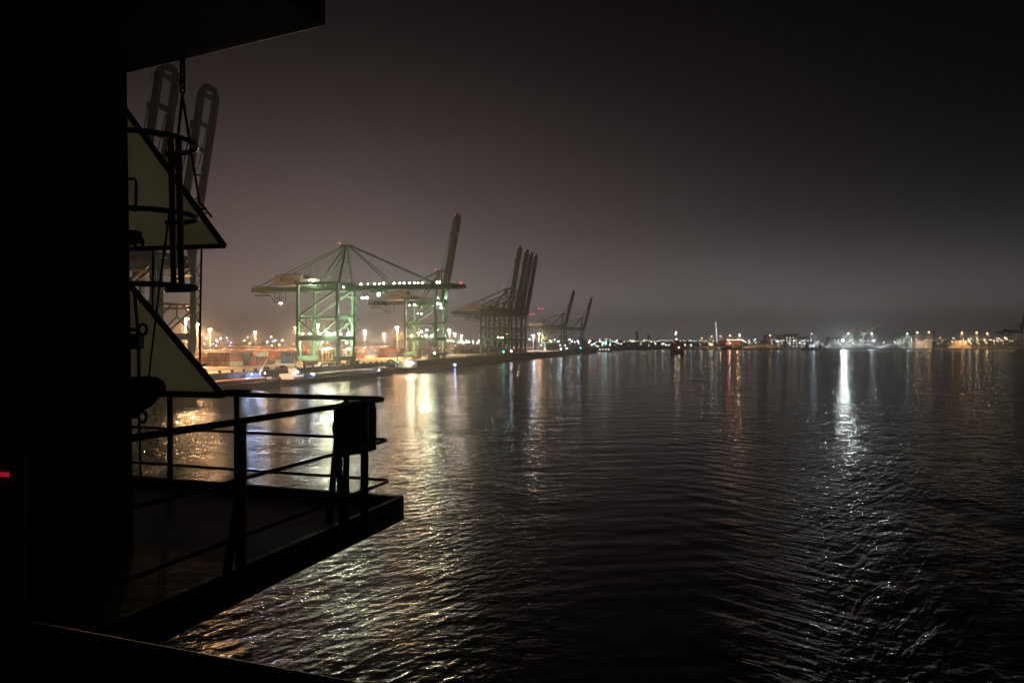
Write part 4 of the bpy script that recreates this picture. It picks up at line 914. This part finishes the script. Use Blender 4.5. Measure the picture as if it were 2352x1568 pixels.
loader(2068, 772, 1985, 'pale green hopper frame left one of the pair among white lamps'); loader(2085, 770, 1985, 'pale green hopper frame right one of the pair among white lamps')
# two faint chimneys and red-lit masts
for px, top, lb in ((1463, 762, 'faint slender chimney left of the channel ship, taller one'), (1489.5, 770, 'faint slender chimney left of the channel ship, shorter one')):
    p = pix(px, top, 2300); b = MB(); b.tube([(0, 0, 0), (0, 0, p.z - 3.4)], [4.5, 3.0], 10)
    for k in range(5): b.tube([(0, 0, (p.z - 3.4) * (k + 1) / 5 - 1), (0, 0, (p.z - 3.4) * (k + 1) / 5)], 4.6 - 0.25 * k, 10)
    o = b.build('chimney', M['shed'], None, (p.x, 2300, 3.4)); tag(o, lb, 'chimney')
for px, top, Y, two, lb in ((1241.5, 710, 1500, 1, 'tall thin mast with a pair of red lamps, right one above the hazy cranes'), (1222, 722.5, 1500, 1, 'thin mast with a pair of red lamps, lower one left of the hazy cranes'), (1566, 751, 2300, 0, 'lone thin mast with one red lamp right of the channel ship')):
    p = pix(px, top, Y); root = empty('radio_mast', (p.x, Y, 3.4)); b = MB(); b.tube([(0, 0, 0), (0, 0, p.z - 3.4)], [0.7, 0.3], 6); b.beam((-4, 0, p.z - 4), (4, 0, p.z - 4), 0.4); b.build('pole', M['mast'], root)
    for dx in ((-3.4, 3.4) if two else (0,)): MB().ball((dx, -0.5, p.z - 3.4), 1.5, 6, 4).build('warning_light', M['E_red'], root)
    tag(root, lb, 'mast')

# scattered distant lamps, each a small post with a globe
farm = {}
def far_lamp_mesh(em, H, r):
    k = (em, H, r)
    if k not in farm:
        b = MB(); b.tube([(0, 0, 0), (0, 0, H)], 0.35, 4); b.mat(1); b.ball((0, 0, H), r * 1.25, 6, 4); farm[k] = b.mesh('distant_lamp', [M['mast'], M[em]])
    return farm[k]
rnd = random.Random(11)
def far_cluster(n, x0, x1, y0, y1, Y0, Y1, ems, rs, label, group, base=3.4, even=False):
    for i in range(n):
        px = x0 + (x1 - x0) * ((i + 0.5 + rnd.uniform(-0.25, 0.25)) / n if even else rnd.random()); py = y0 + (y1 - y0) * rnd.random(); Y = Y0 + (Y1 - Y0) * rnd.random()
        p = pix(px, py, Y); H = max(1.0, round(p.z - base))
        o = bpy.data.objects.new('distant_lamp', far_lamp_mesh(rnd.choice(ems), H, rnd.choice(rs))); COL.objects.link(o); o.location = (p.x, Y, base); tag(o, label, 'lamp', group)
far_cluster(26, 1352, 1430, 781, 796, 1500, 1640, ['E_far_w', 'E_far_c', 'E_far_y', 'E_far_g', 'E_far_c', 'E_far_r'], [0.9, 1.2], 'tiny lamp in the colourful cluster at the quay end', 'colourful tiny lamps at the end of the quay')
far_cluster(34, 1432, 1640, 782, 785.5, 2050, 2150, ['E_far_y', 'E_far_y', 'E_far_c'], [0.7, 0.9], 'tiny yellowish lamp in the even row along the far dyke', 'row of tiny lamps along the far dyke', even=True)
far_cluster(16, 1500, 1640, 788, 794, 1900, 1960, ['E_far_y', 'E_far_w', 'E_far_c'], [1.0, 1.4], 'tiny lamp low on the far bank beside the channel ship', 'tiny lamps low on the far bank')
far_cluster(22, 1705, 1860, 779, 793, 1950, 2050, ['E_far_c', 'E_far_c', 'E_far_w', 'E_far_b'], [1.0, 1.5], 'tiny lamp scattered below the far grey blocks', 'tiny lamps below the far grey blocks')
far_cluster(24, 1955, 2140, 780, 791, 1950, 2050, ['E_far_w', 'E_far_y', 'E_far_c'], [0.9, 1.2], 'tiny lamp scattered among the loaders and hoppers', 'tiny lamps among the loaders')
far_cluster(34, 2146, 2330, 776, 788, 1980, 2150, ['E_far_w', 'E_far_w', 'E_far_y'], [1.0, 1.4], 'tiny warm lamp scattered left of the lone far crane', 'tiny warm lamps left of the lone far crane')
far_cluster(26, 450, 680, 774, 795, 1300, 1450, ['E_far_w', 'E_far_c', 'E_far_w', 'E_far_b'], [0.9, 1.3], 'tiny lamp low in the haze behind the nearest container block', 'tiny lamps behind the nearest container block', QZ)
far_cluster(14, 690, 830, 776, 792, 1200, 1400, ['E_far_w', 'E_far_c'], [0.9, 1.2], 'tiny lamp seen between the floodlit crane legs', 'tiny lamps seen through the floodlit crane', QZ)
far_cluster(22, 1026, 1105, 783, 789, 900, 1000, ['E_far_w', 'E_far_y'], [0.6, 0.8], 'small warm lamp in the low row right of the second crane', 'low row of warm lamps right of the second crane', QZ)
far_cluster(10, 1210, 1345, 780, 795, 1150, 1350, ['E_far_w', 'E_far_c', 'E_far_c'], [0.7, 1.0], 'small lamp at the feet of the hazy cranes', 'small lamps at the feet of the hazy cranes', QZ)
far_cluster(40, 1660, 1990, 781, 791, 1940, 2300, ['E_far_w', 'E_far_c', 'E_far_y', 'E_far_c'], [0.7, 0.9, 1.2], 'tiny lamp in the dense band between orange building and green conveyor tower', 'dense band of tiny lamps on the far bank')
far_cluster(46, 2000, 2345, 780, 791, 1950, 2350, ['E_far_w', 'E_far_w', 'E_far_y', 'E_far_c'], [0.7, 0.9, 1.2], 'tiny lamp in the dense warm band right of the green conveyor tower', 'dense warm band of tiny lamps on the far bank')
far_cluster(24, 1352, 1500, 780, 794, 1560, 1900, ['E_far_w', 'E_far_c', 'E_far_y'], [0.6, 0.9], 'tiny lamp in the dense scatter beyond the quay end', 'dense scatter of tiny lamps beyond the quay end')
# cyan light vessel at the quay end
p = pix(1386.5, 790, 1480); root = empty('light_float', (p.x - 12, 1465, 0)); b = MB(); hullshape(b, 26, 8, 3.0); b.build('hull', M['hull'], root)
MB().box(8, 16, -2.5, 2.5, 3.02, 6).build('cabin', M['hull'], root); m_ = MB(); m_.tube([(12, 0, 6), (12, 0, 19)], 0.3, 6); m_.build('mast', M['hull'], root)
for x, z in ((10, 17), (14, 18), (12, 20), (13, 15)): bulb(root, (x, -2, z), 1.3, M['E_far_g'], 'signal_lamp')
for x in (2, 8, 14, 20): bulb(root, (x, -4.2, 5), 0.9, M['E_far_y'], 'deck_lamp')
lamp(root, (12, -5, 17), 700, (0.1, 0.85, 1.0), 'SPOT', 1.5, (0, -1, -0.15), 160, 0.5); tag(root, 'small vessel with cyan lights at the end of the quay', 'vessel')

# ------------------------------------------------------------------ the ship we stand on
SA = R(19); A_ = Vector((math.sin(SA), math.cos(SA), 0)); B_ = Vector((-math.cos(SA), math.sin(SA), 0)); UP = Vector((0, 0, 1))
EYE = Vector((0, 0, CAMZ))
def onplane(px, py, d):
    """point of the picture on the upright plane across the ship at distance d along the ship's axis"""
    r = Vector(((px - 1176) / FPX, 1, -(py - 785) / FPX)); t = d / (r.dot(A_)); return EYE + r * t
def level(px, py, dz):
    r = Vector(((px - 1176) / FPX, 1, -(py - 785) / FPX)); t = dz / r.z; return EYE + r * t
DK = CAMZ - 1.58
def ship():
    # side deck
    C = level(928, 1140, -1.58) + B_ * 0.055 - A_ * 0.055; F = C + B_ * 7.0; b = MB()
    q = [C, F, F - A_ * 9.0, C - A_ * 9.0]
    b.hexa([(p.x, p.y, DK - 0.235) for p in q] + [(p.x, p.y, DK - 0.09) for p in q])
    root = b.build('ship_deck', M['shipdeck']); tag(root, kind='structure')
    c = MB(); c.extrude([C + A_ * 0.003 - UP * 0.238, F + A_ * 0.003 - UP * 0.238, F + A_ * 0.003, C + A_ * 0.003], A_ * 0.05); c.build('deck_coaming', M['ship'], root)
    c = MB(); e0 = C - B_ * 0.003 + A_ * 0.053; e1 = C - B_ * 0.003 - A_ * 9; c.extrude([e0 - UP * 0.238, e1 - UP * 0.238, e1, e0], -B_ * 0.05); c.build('deck_coaming', M['ship'], root)
    h = MB(); n0 = C + B_ * 0.18 - A_ * 0.35; q = [n0, n0 + B_ * 6.5, n0 + B_ * 6.5 - A_ * 8.2, n0 - A_ * 8.2]
    h.hexa([(p.x, p.y, DK - 0.95) for p in q] + [(p.x, p.y, DK - 0.24) for p in q])
    # under-deck girder tapering in
    g = MB(); p0 = C + B_ * 0.16 - A_ * 0.20; p1 = C + B_ * 0.16 - A_ * 8.5
    g.extrude([p0 - UP * 0.237, p1 - UP * 0.237, p1 - UP * 0.62, p0 - A_ * 1.6 - UP * 0.45], B_ * 0.1) if False else g.hexa([(p.x, p.y, p.z) for p in (p1 - UP * 0.44, p0 - A_ * 0.5 - UP * 0.34, p0 - A_ * 0.5 - UP * 0.34 + B_ * 0.4, p1 - UP * 0.44 + B_ * 0.4, p1 - UP * 0.237, p0 - UP * 0.237, p0 - UP * 0.237 + B_ * 0.4, p1 - UP * 0.237 + B_ * 0.4)])
    g.build('deck_girder', M['ship'], root)
    # railing
    rail = empty('deck_railing', (0, 0, 0)); tag(rail, 'dark pipe railing with three rails running round the corner of the ship deck', 'railing')
    def pos(v): return (v.x, v.y, v.z)
    for k, (px, py, dz, rr) in enumerate(((886, 917, -0.534, 0.0225), (895, 1010.5, -0.904, 0.0135), (898, 1104, -1.276, 0.0135))):
        cn = level(px, py, dz); far = cn + B_ * 6.5; near = cn - A_ * 7.5
        r0 = 0.09; pts = [far]
        for t in range(5):
            a = t / 4 * math.pi / 2; pts.append(cn + B_ * r0 * (1 - math.sin(a)) - A_ * r0 * (1 - math.cos(a)))
        pts.append(near); b = MB(); b.tube(pts, rr, 8); b.build('top_rail' if k == 0 else 'mid_rail', M['rail'], rail, smooth=True)
    cn = level(886, 917, -0.534)
    def post(base, wdt, brace, name='post'):
        b = MB(); b.beam(Vector((base.x, base.y, DK - 0.088)), Vector((base.x, base.y, DK + 1.03)), wdt, wdt * 0.45)
        if brace: b.beam(Vector((base.x, base.y, DK + 0.02)) + B_ * 0.10 - A_ * 0.02, Vector((base.x, base.y, DK + 0.62)) + B_ * 0.0, 0.05, 0.035)
        b.build(name, M['rail'], rail)
    rt = cn - A_ * 0.09
    for t in (0.38, 1.97, 3.5, 5.1): post(cn - A_ * t + B_ * 0.0, 0.064, t > 1)
    for t in (1.687, 2.535, 4.0): post(cn + B_ * t, 0.05, False)
    post(cn + B_ * 0.42, 0.055, False)
    # equipment box on splayed legs in the corner
    bx = empty('equipment_box'); tag(bx, 'black box on splayed legs standing inside the railing corner', 'box')
    d0 = (level(886, 917, -0.534) - EYE).dot(A_) - 0.12
    pl = [onplane(x, y, d0) for x, y in ((766, 930), (834, 921), (839, 945), (839, 1040), (800, 1047), (768, 1056), (764, 1040), (767, 1005), (763, 985), (767, 955))]
    b = MB(); b.extrude(pl, A_ * 0.2); b.build('box_body', M['canvas'], bx)
    for x0, y0, x1, y1 in ((770, 1050, 757, 1134), (779, 1050, 784, 1140)):
        p, q = onplane(x0, y0, d0 + 0.1), onplane(x1, y1, d0 + 0.12); q.z = DK - 0.088; b = MB(); b.beam(p, q, 0.05, 0.05); b.build('leg', M['canvas'], bx)
    p = onplane(836, 1045, d0 + 0.1); b = MB(); b.beam(p, Vector((p.x, p.y, DK - 0.088)), 0.05, 0.05); b.build('leg', M['canvas'], bx)
    # deckhouse side wall with upper deck overhang
    dw = A_.dot(Vector((-2.98, 5.6, 0)))
    Wt, Wb = onplane(291, 165, dw), onplane(307, 1290, dw)
    b = MB(); k = [Wb, Wt]
    lo = Vector((Wb.x, Wb.y, DK - 0.087)); hi = Wt + UP * 0.02
    q0 = [lo, lo + B_ * 5, lo + B_ * 5 - A_ * 7, lo - A_ * 7]; q1 = [hi, hi + B_ * 5, hi + B_ * 5 - A_ * 7, hi - A_ * 7]
    b.hexa([pos(p) for p in q0] + [pos(p) for p in q1])
    wall = b.build('deckhouse', M['ship']); tag(wall, 'black ship deckhouse wall filling the left side of the view', 'deckhouse')
    for x, y, l in ((306, 758, 0.1), (303, 560, 0.06), (303, 957, 0.12)):
        p = onplane(x, y, dw + 0.05); b = MB(); b.beam(p + B_ * 0.08, p - B_ * l * 0.55, 0.025, 0.03); b.tube([p - B_ * (l * 0.55 + 0.04) + (B_ * math.cos(t) + UP * math.sin(t)) * 0.042 for t in [2 * math.pi * i / 12 for i in range(12)]], 0.012, 6, closed=True); b.build('eye_bolt', M['ship'], wall, smooth=False)
    b = MB(); p = onplane(309, 785, dw + 0.06); b.box(p.x - 0.07, p.x + 0.03, p.y, p.y + 0.1, p.z - 0.06, p.z + 0.06); b.build('bracket', M['ship'], wall, bevel=0.01); b = MB(); p = onplane(308, 543, dw + 0.06); b.box(p.x - 0.07, p.x + 0.015, p.y, p.y + 0.1, p.z - 0.05, p.z + 0.05); b.build('bracket', M['ship'], wall, bevel=0.01)
    b = MB(); b.tube([onplane(296, 412, dw + 0.1), onplane(308, 412, dw + 0.1), onplane(313, 418, dw + 0.1), onplane(312, 470, dw + 0.1), onplane(308, 487, dw + 0.1)], 0.012, 6); b.build('grab_handle', M['ship'], wall)
    b = MB(); p = onplane(20, 1090, dw - 1.0); 
    b.extrude([onplane(0, 1085, dw - 1.06), onplane(40, 1086, dw - 0.95), onplane(41, 1097, dw - 0.95), onplane(0, 1095, dw - 1.06)], B_ * 0.02); o = b.build('indicator_panel', M['E_dim']); tag(o, 'small dim red indicator panel glowing in the dark at the left edge', 'indicator')
    # overhang of the deck above
    dv = 4.35; c2 = onplane(750, 62, dv); b = MB(); e = onplane(180, 199, dv)
    q = [c2, e, e - A_ * 7, c2 - A_ * 7 ]
    b.hexa([(p.x, p.y, p.z) for p in q] + [(p.x, p.y, p.z + 0.35) for p in q]); o = b.build('deck_overhang', M['ship'], None, bevel=0.02); tag(o, 'black underside of the ship deck above, overhanging at top left', 'deck overhang')
    # safety cage of the ladder behind the wall
    cage = empty('ladder_cage'); tag(cage, 'black steel ladder safety cage with three hoops sticking out past the deckhouse', 'ladder cage')
    cx = Vector((-3.04, 5.95, 0)); rr = 0.335
    for py in (329, 497, 660):
        z = CAMZ + (785 - py) / FPX * 5.95; b = MB(); pts = []
        pts.append(Vector((cx.x, cx.y, z)) - A_ * 0.42 + B_ * rr)
        for i in range(17):
            t = math.pi * i / 16; pts.append(Vector((cx.x, cx.y, z)) + (B_ * math.cos(t) + A_ * math.sin(t) * 0.0) * rr + A_ * (math.sin(t) * 0.36 - 0.02)) if False else pts.append(Vector((cx.x, cx.y, z)) + Vector((1, 0, 0)) * (math.sin(t) * 0.40 - 0.0) + Vector((0, 1, 0)) * (math.cos(t) * 0.36))
        b.tube(pts[1:] , 0.022, 8); b.build('hoop', M['rail'], cage, smooth=True)
    for px in (399, 417):
        yy = 6.17 if px < 405 else 5.70; X = (px - 1176) / FPX * yy; z0 = CAMZ + (785 - 657) / FPX * yy; z1 = CAMZ + (785 - 312) / FPX * yy
        b = MB(); b.beam((X + (0.0), yy, z0), (X - 0.025, yy, z1), 0.045, 0.02); b.build('upright', M['rail'], cage)
    for px in (310, 318):
        X = (px - 1176) / FPX * 6.1; z0 = DK; z1 = CAMZ + 2.0; b = MB(); b.beam((X - 0.25, 6.1, z0), (X - 0.25, 6.1, z1), 0.05, 0.02); b.build('stringer', M['rail'], cage)
    # triangular screens with dark frames
    tri = bpy.data.materials.new('olive_translucent_sheet'); tri.use_nodes = True; N = tri.node_tree.nodes; L = tri.node_tree.links; pb = N['Principled BSDF']; pb.inputs['Base Color'].default_value = (0.16, 0.15, 0.11, 1); pb.inputs['Roughness'].default_value = 0.35
    tr = N.new('ShaderNodeBsdfTranslucent'); mx = N.new('ShaderNodeMixShader'); mx.inputs[0].default_value = 0.96
    nz = N.new('ShaderNodeTexNoise'); nz.inputs['Scale'].default_value = 1.1; nz.inputs['Detail'].default_value = 9; nz.inputs['Roughness'].default_value = 0.62; tc = N.new('ShaderNodeTexCoord'); L.new(tc.outputs['Object'], nz.inputs[0])
    rp = N.new('ShaderNodeMix'); rp.data_type = 'RGBA'; rp.inputs[6].default_value = (0.55, 0.55, 0.42, 1); rp.inputs[7].default_value = (1.0, 1.0, 0.90, 1); L.new(nz.outputs[0], rp.inputs[0]); L.new(rp.outputs[2], tr.inputs[0])
    L.new(pb.outputs[0], mx.inputs[1]); L.new(tr.outputs[0], mx.inputs[2]); L.new(mx.outputs[0], N['Material Output'].inputs[0])
    for nm, v, lb, dd in (('upper', ((280, 243), (515, 566), (280, 574)), 'upper olive triangular screen with black frame beside the ladder cage', 6.05), ('lower', ((285, 640), (512, 910), (285, 904)), 'lower olive triangular screen with black frame above the railing', 6.05)):
        P = [onplane(x, y, dd) for x, y in v]; root = empty('triangular_screen'); tag(root, lb, 'screen', 'triangular screens behind the deckhouse')
        b = MB(); b.extrude(P, A_ * 0.008); b.build('panel', tri, root)
        fr = MB()
        for i in range(3):
            p, q = P[i], P[(i + 1) % 3]; fr.beam(p, q, 0.05, 0.045)
        fr.build('frame', M['ship'], root)
        hk = MB(); p = P[0].lerp(P[1], 0.76); hk.beam(p, p - B_ * 0.1 + UP * 0.02, 0.02); hk.beam(p - UP * 0.03, p - UP * 0.03 - B_ * 0.1 , 0.018); hk.build('clip', M['ship'], root)
    # chain and wires
    ch = MB(); top = onplane(419, 138, 4.32)
    for i in range(7):
        z = top.z - i * 0.038; c0 = Vector((top.x, top.y, z)); ax = B_ if i % 2 else A_
        ch.tube([c0 + ax * math.cos(t) * 0.02 + UP * math.sin(t) * 0.028 for t in [2 * math.pi * k / 10 for k in range(10)]], 0.009, 5, closed=True)
    chn = ch.build('chain', M['wire']); tag(chn, 'short black chain hanging from the overhang above the ladder cage', 'chain')
    pj = Vector((top.x, top.y, top.z - 0.27))
    for k, (pts, lb) in enumerate((([pj, onplane(458, 465, 5.9), onplane(487, 500, 6.0)], 'thin wire from the chain down to the tip of the upper screen'), ([pj, onplane(392, 470, 5.6), onplane(366, 660, 5.8), onplane(341, 872, 6.0)], 'thin wire from the chain slanting down across the ladder cage'),
                                   ([onplane(463, 570, 6.0), onplane(460, 720, 6.0), onplane(459, 846, 6.0)], 'thin vertical wire between the two screens'), ([onplane(352, 574, 6.0), onplane(350, 720, 6.0)], 'short vertical wire below the upper screen behind the cage'),
                                   ([onplane(309, 676, 5.2), onplane(318, 780, 5.2), onplane(319, 870, 5.2)], 'wire beside the deckhouse edge at the lower screen'), ([onplane(319, 950, 5.2), onplane(323, 1095, 5.2)], 'loose line hanging beside the deckhouse below the dark bundle'))):
        b = MB(); b.tube(pts, 0.011 if k != 4 else 0.016, 6); o = b.build('wire', M['wire']); tag(o, lb, 'wire')
    # canvas covered bundle
    b = MB(); z = [onplane(x, 892, 5.0) for x in (280, 300, 335, 356, 368, 375)]; b.tube(z, [0.10, 0.105, 0.108, 0.10, 0.07, 0.015], 14); z2 = [onplane(x, y, 5.0) for x, y in ((292, 925), (335, 925), (350, 918), (358, 910))]; b.tube(z2, [0.06, 0.06, 0.04, 0.01], 10); z3 = [onplane(x, y, 5.0) for x, y in ((290, 945), (318, 938), (342, 930))]; b.tube(z3, [0.07, 0.05, 0.02], 10)
    o = b.build('canvas_bundle', M['canvas'], smooth=True); tag(o, 'black canvas covered bundle sticking out from the deckhouse above the railing', 'bundle')
    st = MB(); p = [onplane(512, 896, 5.98), onplane(562, 897, 5.98), onplane(562, 903, 5.98), onplane(512, 905, 5.98)]; st.extrude(p, A_ * 0.1); o = st.build('rail_pad', M['canvas']); tag(o, 'short dark pad lying on the far rail at the lower screen tip', 'pad')
    # bulwark in front of the camera
    p0 = level(120, 1432, -0.9); p1 = level(850, 1567, -0.9); dr = (p1 - p0).normalized(); sd = Vector((dr.y, -dr.x, 0)); sd = sd if sd.y < 0 else -sd
    b = MB(); a0 = p0 - dr * 2.5; a1 = p1 + dr * 1.6
    q = [a0 + sd * 0.03, a1 + sd * 0.03, a1 + sd * 0.05, a0 + sd * 0.05]; b.hexa([(p.x, p.y, DK - 0.2) for p in q] + [(p.x, p.y, CAMZ - 0.905) for p in q])
    bw = b.build('bulwark', M['ship']); tag(bw, 'dark steel bulwark with pale sky-sheen cap in front of the viewer', 'bulwark')
    c = MB(); c.tube([a0 + sd * 0.04 - UP * 0.0, a1 + sd * 0.04], 0.015, 8); c.build('cap_rail', mat('sky_sheen_cap_metal', (0.35, 0.33, 0.30), 0.3, 0.6), bw, smooth=True)  # bright rim of reflected sky put into a paler, glossier cap colour
    t = MB(); q = [a0 + sd * 0.055, a1 + sd * 0.055, a1 + sd * 0.7, a0 + sd * 0.7]; t.hexa([(p.x, p.y, CAMZ - 0.98) for p in q] + [(p.x, p.y, CAMZ - 0.93) for p in q]); t.build('ledge', M['shipdeck'], bw)
ship()

# ------------------------------------------------------------------ haze
def build_haze():
    b = MB(); S = 3420; b.box(-S, S, -S, S, -1.6, 130)
    m = bpy.data.materials.new('harbour_mist'); m.use_nodes = True; N = m.node_tree.nodes; N.clear(); o = N.new('ShaderNodeOutputMaterial'); v = N.new('ShaderNodeVolumePrincipled')
    v.inputs['Color'].default_value = (0.92, 0.92, 0.93, 1); v.inputs['Density'].default_value = HAZE_DENSITY; v.inputs['Anisotropy'].default_value = 0.68
    m.node_tree.links.new(v.outputs[0], o.inputs['Volume'])
    h = b.build('haze', m); tag(h, kind='stuff')
build_haze()
print('objects', len(COL.objects), 'containers', ncont)
